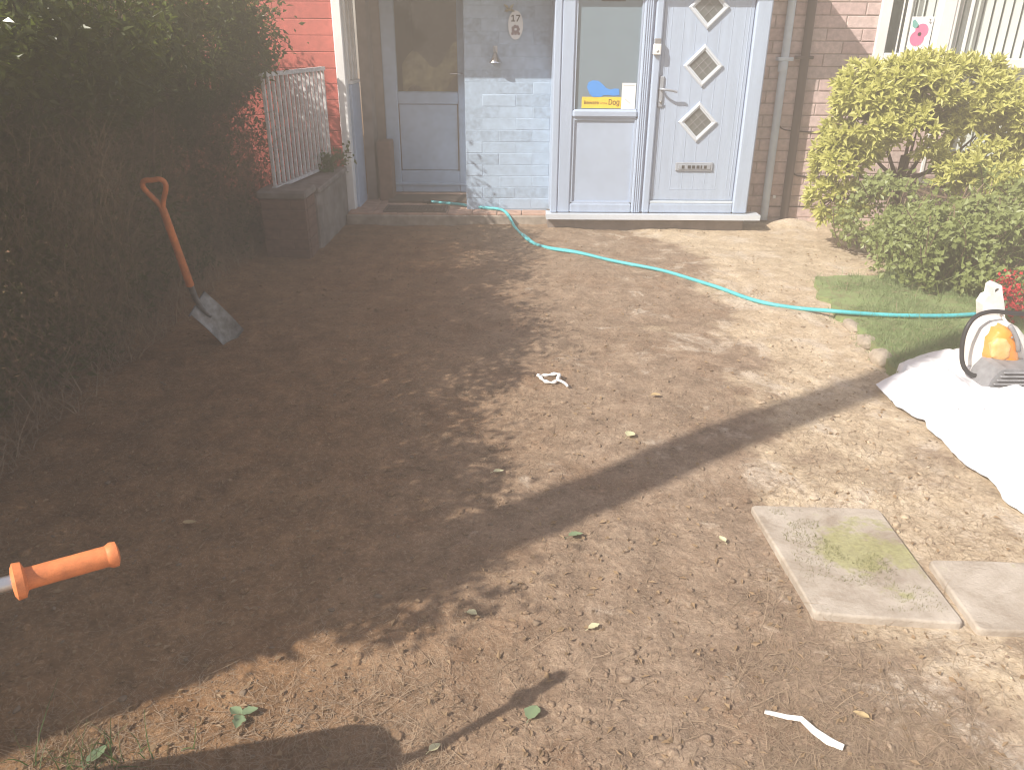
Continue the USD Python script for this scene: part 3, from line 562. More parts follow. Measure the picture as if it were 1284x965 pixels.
T.part("button", wallmap(trimesh.creation.cylinder(0.011, 0.006, sections=18), 1.155, PORCH - 0.039, 1.465), "pale_print", True)
T.part("cap", box(1.13, 1.184, PORCH - 0.030, PORCH - 0.004, 1.517, 1.556, 0.006), "machine_grey")
T = Thing("poppy_picture", (3.48, 7.25, 1.46), "white poppy picture with pink petals and green leaf in the window", "picture")
T.part("sheet", box(3.383, 3.570, 7.256, 7.259, 1.457, 1.735), "paper")
cxp, czp = 3.465, 1.60
T.part("petal", prism(Point(cxp + 0.022, czp + 0.026).buffer(0.056, 12), 7.2530, 7.2562), "poppy_pink")
T.part("petal", prism(Point(cxp - 0.008, czp - 0.034).buffer(0.060, 12), 7.2515, 7.2528), "poppy_pink")
T.part("leaf", prism(Polygon([(3.395, 1.70), (3.41, 1.715), (3.45, 1.675), (3.455, 1.65), (3.425, 1.645), (3.40, 1.66)]), 7.2530, 7.2562), "poppy_leaf")
T.part("centre", prism(Point(cxp + 0.006, czp).buffer(0.015, 8), 7.249, 7.2514), "black_paint")
T.part("mark", prism(Polygon([(3.53, 1.722), (3.55, 1.715), (3.54, 1.70), (3.558, 1.69), (3.55, 1.675), (3.536, 1.69), (3.54, 1.705)]), 7.2530, 7.2562), "machine_grey")
T = Thing("doormat", (-0.9, 7.15, 0.1), "dark open grid rubber doormat on the tiled step", "doormat")
bars = [box(-1.17, -0.62, 7.03 + k * 0.029, 7.038 + k * 0.029, 0.1005, 0.112) for k in range(10)]
T.part("mat_edge", cat(box(-1.18, -1.165, 7.02, 7.32, 0.1005, 0.115), box(-0.625, -0.61, 7.02, 7.32, 0.1005, 0.115)), "rubber_mat")
T.part("mat_grid", cat(*bars, *[box(-1.15 + k * 0.029, -1.142 + k * 0.029, 7.025, 7.315, 0.1005, 0.110) for k in range(18)]), "rubber_mat")

# ------------------------------------------------------------------ red neighbour house
R = Thing("red_house", (-5, 7.25, 0), "neighbouring house with bright red painted brick front", "house")
rwall = R.part("red_wall", box(-9, -1.54, 7.25, 7.5, -0.3, 2.4), "red_mortar")
bricks(R, rwall, 7.25, -4.0, -1.54, 0.0, 2.1, ["red_brick_a", "red_brick_b", "red_brick_c"], course=0.13, length=1.30, joint=0.005, proud=0.005)
R.part("upper_wall", box(-9, -1.54, 7.25, 7.5, 2.4, 5.3), "upper_red_brick")
R.part("roof", (np.array([[-9, 6.9, 5.25], [-1.55, 6.9, 5.25], [-1.55, 10.7, 7.2], [-9, 10.7, 7.2]]), np.array([[0, 1, 2, 3]])), "roof_tile")

# ------------------------------------------------------------------ boundary wall and railing
B = Thing("boundary_wall", (-1.67, 6.4, 0), "low shaded rendered garden wall with brick end pier by the hedge", "wall")
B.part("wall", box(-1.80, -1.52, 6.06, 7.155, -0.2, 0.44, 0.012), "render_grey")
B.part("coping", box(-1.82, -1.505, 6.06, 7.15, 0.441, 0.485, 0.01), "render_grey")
pier = B.part("pier", box(-1.87, -1.55, 5.76, 6.055, -0.2, 0.455), "pier_brick")
for r in range(6):
    z = 0.0 + r * 0.076
    for (xa, xb) in (((-1.875, -1.66), (-1.652, -1.545)) if r % 2 else ((-1.875, -1.768), (-1.76, -1.545))):
        B.part("brick", box(xa, xb, 5.752, 5.80, z + 0.004, z + 0.071, 0.004), "pier_brick", parent=pier)
    B.part("brick", box(-1.56, -1.542, 5.805, 6.04, z + 0.004, z + 0.071, 0.003), "pier_brick", parent=pier)
B.part("pier_cap", box(-1.90, -1.53, 5.735, 6.07, 0.458, 0.515, 0.012), "render_grey")
RL = Thing("railing", (-1.71, 6.4, 0.48), "white painted metal railing standing on the low garden wall", "railing")
ra, rb = np.array([-1.80, 5.88, 0]), np.array([-1.63, 7.10, 0])
def alongbar(z0, z1, w):
    d = (rb - ra) / np.linalg.norm(rb - ra); n = np.array([-d[1], d[0], 0]) * w
    V = np.array([ra - n, rb - n, rb + n, ra + n]); return np.vstack([V + [0, 0, z0], V + [0, 0, z1]]), np.array([[3, 2, 1, 0], [4, 5, 6, 7], [0, 1, 5, 4], [1, 2, 6, 5], [2, 3, 7, 6], [3, 0, 4, 7]])
RL.part("top_rail", alongbar(1.29, 1.32, 0.018), "railing_white"); RL.part("bottom_rail", alongbar(0.50, 0.525, 0.015), "railing_white")
NB = 15
for k in range(NB):
    p = ra + (rb - ra) * (k + 0.3) / (NB - 0.4)
    RL.part("bar", box(p[0] - 0.012, p[0] + 0.012, p[1] - 0.012, p[1] + 0.012, 0.526, 1.289, 0.003), "railing_white")
for p in (ra, rb):
    RL.part("post", box(p[0] - 0.018, p[0] + 0.018, p[1] - 0.018, p[1] + 0.018, 0.486, 0.499, 0.002), "railing_white")

# ------------------------------------------------------------------ hedge
def hedge():
    T = Thing("hedge", (-2.5, 3.3, 0), "tall dense green hedge with bare twiggy base along the left side", "hedge")
    y0, y1 = 0.80, 6.25
    for k in range(110):                                   # stems
        y = rng.uniform(y0 + 0.2, y1 - 0.1); x = -2.62 + rng.normal() * 0.13; z0 = float(gh(x, y)) - 0.03
        h = rng.uniform(1.2, 2.0); d = rng.normal(size=2) * 0.16
        P = smoothpath([(x, y, z0), (x + d[0] * .3 + rng.normal() * .03, y + d[1] * .3, z0 + h * .4), (x + d[0] + .1, y + d[1], z0 + h)], 4)
        T.part("stem", tube(P, np.linspace(rng.uniform(.006, .014), .003, len(P)), 6), "stem_brown", True)
    n = 34000                                              # twigs
    y = rng.uniform(y0, y1 + 0.1, n); zc = rng.beta(1.2, 1.3, n) * 1.6
    face = -2.10 + 0.10 * np.sin(y * 2.1) + 0.08 * np.sin(y * 5.3 + 1)
    x = face - rng.gamma(1.6, 0.20, n) + 0.03; keep = zc > 0.02
    P = np.c_[x, y, zc][keep]; D = randdir(len(P), 0.7); D[:, 0] += 0.2
    T.part("twigs", strips(P, D, rng.uniform(0.08, 0.34, len(P)), rng.uniform(0.002, 0.005, len(P)), 0.35, 3), "hedge_twig", kind="stuff")
    N = 190000
    y = rng.uniform(y0 - 0.15, y1 + 0.35, N); z = rng.uniform(0.05, 2.5, N)
    lump = lambda y_, z_: (meshkit.fbm(np.stack([y_ * 1.7, z_ * 1.7, np.zeros_like(y_)], -1), 3, 5) - 0.5)
    top = np.interp(y, [.6, 1.0, 1.75, 2.15, 2.5, 3.0, 3.75, 4.5, 5.3, 6.2, 6.6], [2.0, 2.0, 1.95, 1.80, 2.30, 2.16, 2.06, 2.16, 2.18, 1.70, 1.5]) + 0.12 * lump(y * 2, 7 * np.ones_like(y)) - 0.25 * np.clip((0.7 - y) / 0.3, 0, 1)
    bulge = 0.64 * np.clip((z - 1.0) / 0.5, 0, 1)
    xf = -2.22 + bulge + 0.50 * lump(y, z) 
    xb = -3.15 - 0.2 * lump(y + 9, z)
    side = rng.random(N); x = np.where(side < 0.5, xf - rng.gamma(1.2, 0.11, N), np.where(side < 0.72, xb + rng.gamma(1.2, 0.12, N), rng.uniform(-3.1, -2.2, N)))
    top = np.where((x < -2.7) & (y > 5.8), 2.40, np.where(x > -2.2, top - 1.0 * (x + 2.05), top + .06))
    gap = meshkit.fbm(np.stack([x * 4, y * 4, z * 4], -1), 3, 17)
    dens = np.where(z > 1.1, 1.0, 0.34 + 0.66 * np.clip((z - 0.75) / 0.35, 0, 1) * 0.8)
    dens = np.where((x < -2.75), np.maximum(dens, np.where(y < 5.5, 1.0, 0.55)), dens)      # neighbour's side stays leafier low down
    ok = (y > y0 - .14 + .20 * (1 - z / 2)) & (z < top + 0.10 * rng.normal(size=N) * np.where(x > -2.25, 1, .4)) & (rng.random(N) < dens) & ((gap > 0.40) | (x < np.where((y > 1.4) & (y < 3.9) & (z > 1.1), -2.15, -2.5))) & (x > xb - 0.05)
    P = np.c_[x, y, z][ok]
    k = 15000                                              # close-clipped near end
    zq = rng.uniform(0.02, 1.98, k); P = np.vstack([P, np.c_[rng.uniform(-3.2, -1.98, k), y0 - 0.10 + .20 * (1 - zq / 2) + rng.gamma(1.3, 0.06, k), zq]])
    k = 16000; yq = rng.uniform(1.0, 4.2, k)                # close inner growth
    P = np.vstack([P, np.c_[rng.uniform(-2.75, -2.05, k), yq, np.interp(yq, [.6, 1.0, 1.75, 2.15, 2.5, 3.0, 3.75, 4.5], [2.0, 2.0, 1.95, 1.80, 2.26, 2.12, 2.02, 2.1]) - rng.gamma(1.2, .28, k)]]); P = P[P[:, 2] > .05]; n = len(P)
    D = randdir(n, 0.15); D[:, 0] += 0.25; Nn = randdir(n, 0.9)
    T.part("foliage", leaves(P, D, Nn, rng.uniform(0.030, 0.065, n), rng.uniform(0.016, 0.030, n)), "hedge_leaf", kind="stuff")
    k = 7000                                               # thin scrubby growth below, next to the pier
    P = np.c_[rng.uniform(-2.7, -1.95, k), rng.uniform(5.6, 6.95, k), rng.beta(1.1, 1.6, k) * 1.35]; P = P[meshkit.fbm(P * 5, 3, 19) > .46]; k = len(P)
    T.part("low_foliage", leaves(P, randdir(k, .3), randdir(k, .6), rng.uniform(.025, .05, k), rng.uniform(.012, .024, k)), "hedge_leaf", kind="stuff")
    k = 3500; P = np.c_[rng.uniform(-2.6, -1.95, k), rng.uniform(5.6, 6.9, k), rng.beta(1, 2, k) * .9]
    T.part("low_twigs", strips(P, randdir(k, 1.0), rng.uniform(.1, .4, k), rng.uniform(.002, .005, k), .3, 3), "hedge_twig", kind="stuff")
    # leafy shoots reaching out over the railing
    for k in range(26):
        y = rng.uniform(5.2, 6.5); z = rng.uniform(1.35, 1.85); b = np.array([-2.05, y, z]); e = b + np.array([rng.uniform(.15, .48), rng.uniform(-.1, .25), rng.uniform(-.15, .2)])
        Pp = smoothpath([b, (b + e) / 2 + [0, 0, .04], e], 5)
        T.part("shoot", tube(Pp, 0.003, 5), "stem_brown")
        q = Pp[rng.integers(2, len(Pp), 34)] + rng.normal(size=(34, 3)) * 0.055; d = randdir(34, 0.1); d[:, 0] += .4
        T.part("shoot_leaves", leaves(q, d, randdir(34, .8), rng.uniform(.03, .065, 34), rng.uniform(.016, .03, 34)), "hedge_leaf")
    n = 2600                                               # grass and dead stuff at the foot
    y = rng.uniform(1.5, 6.0, n); x = -2.05 - rng.gamma(1.5, 0.14, n) + 0.1; P = np.c_[x, y, gh(x, y)]
    T.part("foot_growth", strips(P, randdir(n, 1.0), rng.uniform(.05, .22, n), rng.uniform(.003, .006, n), 0.5, 3), "straw", kind="stuff")
hedge()
# low growth on neighbour's side of the railing
T = Thing("climbing_weed", (-1.62, 7.0, 0.48), "leafy weed sprawling over the low wall beside the white post", "weed")
for k in range(9):
    b = np.array([-1.62, 6.95 + rng.normal() * .08, 0.48]); e = b + np.array([rng.uniform(-.16, .26), rng.uniform(-.35, .1), rng.uniform(.0, .22)])
    Pp = smoothpath([b, (b + e) / 2 + [0, 0, .06], e], 5); T.part("stem", tube(Pp, 0.003, 5), "stem_brown")
    q = Pp[rng.integers(1, len(Pp), 24)] + rng.normal(size=(24, 3)) * 0.03
    T.part("leaves", leaves(q, randdir(24, .3), randdir(24, .8), rng.uniform(.03, .06, 24), rng.uniform(.02, .035, 24)), "weed_leaf")

# ------------------------------------------------------------------ shrubs on the right
def rosette(c, outward, n, ln):
    outward = outward / np.linalg.norm(outward); a0 = rng.uniform(0, 6.28)
    u = np.cross(outward, [0.3, 0.2, 1.0]); u /= np.linalg.norm(u); w = np.cross(outward, u)
    a = a0 + np.arange(n) * 2.399; tilt = np.linspace(0.15, 1.25, n)
    D = np.sin(tilt)[:, None] * (np.cos(a)[:, None] * u + np.sin(a)[:, None] * w) + np.cos(tilt)[:, None] * outward - np.array([0, 0, 0.22])
    Nn = np.tile(outward, (n, 1)) + rng.normal(size=(n, 3)) * 0.15
    return leaves(np.tile(c, (n, 1)) + rng.normal(size=(n, 3)) * 0.004, D, Nn, ln * rng.uniform(.75, 1.15, n), ln * rng.uniform(.26, .36, n), 0.18)
T = Thing("golden_shrub", (3.16, 6.35, 0), "big yellow green leafy shrub with forked trunk in front of the window", "shrub")
lobes = [((2.80, 6.35, 1.17), (0.30, 0.30, 0.24), 1), ((3.10, 6.30, 1.20), (0.34, 0.32, 0.24), 1), ((3.42, 6.35, 1.18), (0.36, 0.32, 0.26), 1), ((2.72, 6.30, 0.92), (0.28, 0.28, 0.22), 1), ((3.10, 6.20, 0.93), (0.30, 0.28, 0.17), .7),
         ((3.62, 6.25, 0.92), (0.42, 0.34, 0.30), 1), ((2.58, 6.25, 0.68), (0.19, 0.22, 0.18), 1), ((2.55, 6.2, 0.40), (0.17, 0.18, 0.15), .9), ((2.72, 6.15, 0.43), (0.12, 0.14, 0.09), .7), ((3.85, 6.1, 0.62), (0.4, 0.34, 0.24), .9), ((3.50, 6.0, 0.62), (0.24, 0.2, 0.14), .8), ((4.05, 6.3, 1.05), (0.42, 0.36, 0.32), 1), ((3.46, 5.75, 0.52), (0.12, 0.10, 0.07), 1)]
tr = np.array([3.13, 6.35, 0])
trunk = T.part("trunk", tube(smoothpath([tr + [0, 0, -.05], (3.15, 6.36, .25), (3.12, 6.34, .52), (3.11, 6.33, .72)], 5), np.linspace(.045, .028, 16), 10), "bark", True)
ros = []
for c, r, dn in lobes:
    c = np.array(c); r = np.array(r)
    mid = (tr + [0, 0, .5] + c) / 2 + [0, 0, -.06]
    T.part("branch", tube(smoothpath([(3.125, 6.34, .45 + .1 * rng.random()), mid, c], 5), np.linspace(.018, .006, 11), 7), "bark", True)
    for k in range(7):
        d = randdir(1, .2)[0]; T.part("twig", tube([c, c + d * r * .5 + rng.normal(size=3) * .01, c + d * r * .95], [.005, .004, .002], 5), "bark")
    cnt = int(430 * dn * (r[0] * r[1] + r[0] * r[2] + r[1] * r[2]) / 0.25)
    d = randdir(cnt, 0.12); rad = 1 - rng.gamma(1.2, .10, cnt)[:, None]; P = c + d * r * np.clip(rad, .3, 1.08) + rng.normal(size=(cnt, 3)) * .022
    gapn = meshkit.fbm(P * 5, 2, 41); P = P[gapn > .46]; d = d[gapn > .46]
    for p, dd in zip(P, d): ros.append((p, dd * .75 + np.array([-.32, -.38, .52])))
ros.sort(key=lambda q: np.linalg.norm(q[0] - EYEP))
near, rest = ros[:280], ros[280:]
for p, d in near: T.part("leaf_rosette", rosette(p, d, 9, 0.088), "golden_leaf")
T.part("foliage", cat(*[rosette(p, d, 8, 0.080) for p, d in rest]), "golden_leaf", kind="stuff")

T = Thing("variegated_ivy", (3.0, 5.5, 0), "low sprawling green and cream ivy bush at the edge of the lawn", "bush")
n = 15000; P = []
for c, r, k in [((2.86, 5.26, .20), (.32, .60, .33), 5200), ((3.26, 5.10, .24), (.46, .58, .36), 6000), ((2.86, 6.0, .28), (.32, .35, .34), 2400), ((3.8, 5.4, .30), (.5, .6, .42), 3600)]:
    d = randdir(k, .25); rad = 1 - rng.gamma(1.2, .09, k)[:, None]; P.append(np.array(c) + d * np.array(r) * rad + rng.normal(size=(k, 3)) * .02)
P = np.vstack(P); P = P[(P[:, 2] > 0.05) & (meshkit.fbm(P * 4.5, 3, 9) > .475)]; n = len(P)
D = randdir(n, -.1); D[:, 1] -= .35; Nn = randdir(n, .5) + np.array([-.5, -.65, .35])
T.part("foliage", leaves(P, D, Nn, rng.uniform(.03, .06, n), rng.uniform(.022, .042, n), .15), "ivy_leaf", kind="stuff")
for k in range(90):
    b = np.array([rng.uniform(2.75, 3.6), rng.uniform(5.0, 6.0), .05]); e = b + np.array([rng.normal() * .2, rng.normal() * .2 - .1, rng.uniform(.3, .62)])
    T.part("stem", tube(smoothpath([b, (b + e) / 2 + rng.normal(size=3) * .06, e], 4), .0035, 5), "straw" if k % 3 else "stem_brown")
    q = b + (e - b) * rng.uniform(.6, 1.1, (9, 1)) + rng.normal(size=(9, 3)) * .03; T.part("sprig", leaves(q, randdir(9, .2), randdir(9, .5), rng.uniform(.03, .07, 9), rng.uniform(.02, .045, 9), .15), "ivy_leaf", kind="stuff")
n = 320; b = np.c_[rng.uniform(2.62, 3.3, n), rng.uniform(4.8, 5.6, n), rng.uniform(.05, .30, n)]; D = randdir(n, .9) + np.array([-.1, -.35, 0])
T.part("grassy_blades", strips(b, D, rng.uniform(.15, .38, n), rng.uniform(.004, .010, n), .55, 6), "fern_leaf", kind="stuff")
T = Thing("fern_clump", (3.55, 5.6, 0), "yellow and rust coloured fronds rising from the ivy at the right edge", "fern")
for k in range(16):
    b = np.array([3.55 + rng.normal() * .1, 5.5 + rng.normal() * .1, .25]); e = b + np.array([rng.uniform(-.25, .45), rng.uniform(-.35, .1), rng.uniform(.2, .55)])
    Pp = smoothpath([b, (b + e) / 2 + [0, 0, .12], e], 12); T.part("frond_stem", tube(Pp, .003, 5), "stem_brown")
    q = np.repeat(Pp[3:], 2, 0); sd = np.tile([1, -1], len(q) // 2)[:, None]; t = np.gradient(Pp, axis=0)[3:]; t = np.repeat(t / np.linalg.norm(t, axis=1, keepdims=True), 2, 0)
    s = np.cross(t, [0, 0, 1.0]); T.part("frond", leaves(q, s * sd + t * .5, np.cross(s, t), np.linspace(.10, .03, len(q)), np.full(len(q), .020)), "fern_leaf")
for (px, py, Y, lab) in ((1262, 360, 4.42, "orange red flower clump beside the machine's top"), (1276, 384, 4.40, "crimson flower patch on the lawn at the right edge")):
    p = onplane(px, py, Y); T = Thing("flower_clump", (p[0], p[1], 0.04), lab, "flowers"); n = 130
    P = p + rng.normal(size=(n, 3)) * [.045, .05, .045]; P[:, 2] = np.maximum(P[:, 2], .06)
    T.part("petals", leaves(P, randdir(n, .3), randdir(n, .5), rng.uniform(.02, .035, n), rng.uniform(.014, .022, n)), "red_flower", kind="stuff")
    for k in range(8):
        e = P[k * 9]; T.part("stem", tube([(p[0] + rng.normal() * .03, p[1] + .02, 0.04), (e + p) / 2, e], .0025, 5), "weed_leaf")

# ------------------------------------------------------------------ lawn patch
def rough(p, step=.03, amp=.07, seed=3):
    c = np.array([p.exterior.interpolate(t).coords[0] for t in np.arange(0, p.length, step)]); q3 = np.c_[c, np.zeros(len(c))]
    d = np.c_[meshkit.fbm(q3 * 6, 3, seed), meshkit.fbm(q3 * 6, 3, seed + 5)] - .5; return Polygon(c + d * amp * 2).buffer(0)
turf_poly = rough(Polygon([(2.10, 5.26), (2.04, 4.9), (1.995, 4.50), (1.985, 4.1), (1.95, 3.72), (1.99, 3.3), (2.05, 2.9), (4.6, 2.9), (4.6, 6.6), (3.0, 6.6), (2.85, 5.7), (2.6, 5.28), (2.35, 5.27)]))
TZ = 0.042
assert turf_poly.is_valid
m = usdkit.mesh(stage, numbered("/World", "lawn"), vf(flatpoly(turf_poly, -0.05, TZ)), L["lawn_earth"]); data(m.GetPrim(), "strip of short green lawn beside the ivy bush", "lawn", kind="structure")
n = 90000; x = rng.uniform(1.85, 4.0, n); y = rng.uniform(3.2, 5.5, n); gn_ = meshkit.fbm(np.c_[x, y, 0 * x] * 4, 3, 51); ok = shapely.contains_xy(turf_poly.buffer(.012), x, y) | (shapely.contains_xy(turf_poly.buffer(.07), x, y) & (rng.random(n) < .10)); ok &= ~((x < 1.93) & (y < 3.5)); ok = ok & (rng.random(n) < np.clip((gn_ - .36) * 4.0, .05, 1)); P = np.c_[x, y, np.where(shapely.contains_xy(turf_poly, x, y), TZ - .002, gh(x, y))][ok]
single("turf_grass", strips(P, randdir(len(P), 1.3), rng.uniform(.008, .026, len(P)) * (1 + rng.gamma(.5, .5, len(P))), rng.uniform(.0018, .004, len(P)), .5, 2), "turf_blade", "short dense green blades of the lawn strip", "grass", kind="stuff")
def stone(c, r, seed):
    m = trimesh.creation.icosphere(subdivisions=3); v = m.vertices; v = np.sign(v) * np.abs(v) ** .75
    v = v * (1 + .35 * (meshkit.fbm(v * 1.6 + seed, 3, seed)[:, None] - .5)); m.vertices = v * np.asarray(r) + c; return m
k = 420; x = rng.uniform(1.98, 3.2, k); y = rng.uniform(3.5, 5.1, k); a = rng.uniform(0, 6.28, k)
single("lawn_straw", strips(np.c_[x, y, np.full(k, TZ + .016)], np.c_[np.cos(a), np.sin(a), rng.normal(size=k) * .15], rng.uniform(.03, .10, k), rng.uniform(.0015, .004, k), .4, 4), "straw", "dead straw lying loose on the short lawn", "straw", kind="stuff")
for (px, py, r, lab) in ((1104, 452, (.05, .075, .045), "pale rough edging stone at the lawn's near corner"), (1086, 432, (.045, .07, .035), "brown edging stone second from the lawn's near corner"), (1068, 412, (.04, .08, .03), "small edging stone half buried below the hose"), (1080, 312, (.10, .07, .045), "pale rock at the foot of the golden shrub")):
    p = onground(px, py); single("edging_stone", stone(p + [0, 0, .015], r, int(px)), "stone_pale", lab, "stone", smooth=True)

# ------------------------------------------------------------------ paving slabs
for k, (poly, lab) in enumerate(zip(SLABS, ("square pale concrete slab with green moss on top", "smaller pale concrete slab cut off by the right edge"))):
    pts = np.array(poly.exterior.coords)[:-1]; c = pts.mean(0); ring = Polygon(pts).buffer(-.016).buffer(.016, 4)
    top = np.array([ring.exterior.interpolate(t).coords[0] for t in np.arange(0, ring.exterior.length - .006, .012)])
    V, rows = [], [(-.05, 0), (.013, 0), (.019, .003), (.022, .009)]
    for z, ins in rows:
        rg_ = 1 + .012 * (meshkit.fbm(np.c_[top * 14, np.zeros(len(top))], 3, 8)[:, None] - .5); d = (top - c) * rg_; V.append(np.c_[c + d * (1 - ins / np.linalg.norm(d, axis=1, keepdims=True)), np.full(len(top), z)])
    nn = len(top); V = np.vstack(V + [np.r_[c, .022][None]]); Fq = []
    for i in range(len(rows) - 1):
        for a in range(nn):
            b = (a + 1) % nn; Fq += [[i * nn + a, i * nn + b, (i + 1) * nn + b], [i * nn + a, (i + 1) * nn + b, (i + 1) * nn + a]]
    Fq += [[3 * nn + a, 3 * nn + (a + 1) % nn, 4 * nn] for a in range(nn)]
    Fq = np.array(Fq); Fq = Fq if Polygon(top).exterior.is_ccw else Fq[:, ::-1]
    V[:, 2] += .004 * meshkit.noise(V * 9, 4)
    single("paving_slab", (V, Fq), "slab", lab, "paving slab", smooth=50)
k = 9000; x = rng.uniform(.92, 1.30, k); y = rng.uniform(1.80, 2.34, k); mk = meshkit.fbm(np.c_[x, y, 0 * x] * 8, 4, 91) + .16 - .55 * np.minimum(np.hypot((x - 1.20) * 1.1, y - 2.06), np.hypot((x - 1.07) * 1.6, (y - 2.22) * 1.2) + .06); ok = mk > .60; x, y = x[ok], y[ok]; k = len(x)
single("moss", strips(np.c_[x, y, np.full(k, .022)], randdir(k, .8), rng.uniform(.003, .010, k), rng.uniform(.001, .0025, k), .5, 2), "moss_tuft", "patchy olive moss growing on the larger concrete slab", "moss", kind="stuff")

# ------------------------------------------------------------------ hose
hp = [(-0.78, 7.42, .122), (-0.60, 7.36, .118), (-0.47, 7.30, .118), (-0.30, 7.20, .116), (-0.16, 7.13, .118), (-0.07, 7.02, .11), (0.0, 6.90, .03)]
for px, py in ((655, 295), (668, 305), (690, 312), (720, 319), (755, 327), (790, 335), (830, 343), (870, 354), (905, 366), (940, 378), (975, 387), (1005, 391)):
    g = onground(px, py); hp.append((g[0], g[1], float(gh(g[0], g[1])) + .011))
for px, py in ((1040, 392), (1090, 396), (1140, 398), (1190, 398), (1222, 396)):
    g = onground(px, py, .05); hp.append((g[0], g[1], .062))
T = Thing("garden_hose", (0, 6.9, 0.0), "teal garden hose running from the recess across soil and lawn", "hose")
T.part("pipe", tube(smoothpath(hp, 10), 0.0125, 10), "hose_teal", True)
T.part("connector", tube([(-0.79, 7.424, .122), (-0.86, 7.45, .122)], .017, 12), "black_rubber", True)
h2 = [(p[0] + .018 + .012 * math.sin(i * 1.7), p[1] - .026, p[2] - .002) for i, p in enumerate(hp[3:13])]
T.part("pipe", tube(smoothpath(h2, 10), 0.009, 8), "hose_teal", True)

# ------------------------------------------------------------------ white sheet and cut-off saw
sp = Polygon([(1.785, 3.445), (1.88, 3.53), (1.985, 3.60), (2.08, 3.67), (2.19, 3.725), (2.37, 3.75), (2.7, 3.78), (3.3, 3.7), (3.5, 2.3), (2.7, 1.85), (2.0, 2.02), (1.85, 2.27), (1.835, 2.33), (1.815, 2.42), (1.835, 2.50), (1.82, 2.58), (1.80, 2.66), (1.793, 2.75), (1.815, 2.86), (1.80, 2.96), (1.835, 3.05), (1.80, 3.11), (1.775, 3.20), (1.79, 3.32)])
xs, ysg = np.meshgrid(np.arange(1.77, 3.5, .014), np.arange(1.86, 3.8, .014)); pin = np.c_[xs.ravel(), ysg.ravel()]; pin = pin[shapely.contains_xy(sp.buffer(-.012), pin[:, 0], pin[:, 1])]
bd = np.array([sp.exterior.interpolate(t).coords[0] for t in np.arange(0, sp.length, .013)]); allp = np.vstack([bd, pin])
from scipy.spatial import Delaunay
tri = Delaunay(allp).simplices; cen = allp[tri].mean(1); tri = tri[shapely.contains_xy(sp, cen[:, 0], cen[:, 1])]
def base_z(x, y): return np.where(shapely.contains_xy(turf_poly, x, y), TZ + .02, np.maximum(gh(x, y), -.005))
from scipy.ndimage import gaussian_filter
bz = np.array(base_z(allp[:, 0], allp[:, 1])); dedge = shapely.distance(sp.exterior, shapely.points(allp))
p3 = np.c_[allp, np.zeros(len(allp))]
fold = np.abs(meshkit.fbm(p3 * [3.0, 4.5, 1] + [0.8 * p3[:, 1].mean(), 0, 0], 3, 77) - .5) * 2
fold2 = np.abs(meshkit.fbm(p3 * [11, 6, 1], 3, 78) - .5) * 2
sz = np.maximum(bz, .03 * np.clip(dedge / .15, 0, 1)) + .010 + (.060 * (1 - fold) ** 4 + .018 * (1 - fold2) ** 3) * np.clip(dedge / .10 + .15, 0, 1) + .008 * meshkit.noise(p3 * 14, 5)
SV = np.c_[allp, sz]
a_, b_, c_ = SV[tri[:, 0]], SV[tri[:, 1]], SV[tri[:, 2]]; flip = np.cross(b_ - a_, c_ - a_)[:, 2] < 0; tri[flip] = tri[flip][:, ::-1]
ns_ = len(SV); thick = np.vstack([SV, SV - [0, 0, .002]]); single("white_sheet", (thick, np.vstack([tri, tri[:, ::-1] + ns_])), "white_sheet", "crumpled white plastic sheet spread beneath the orange machine", "sheet", smooth=True)

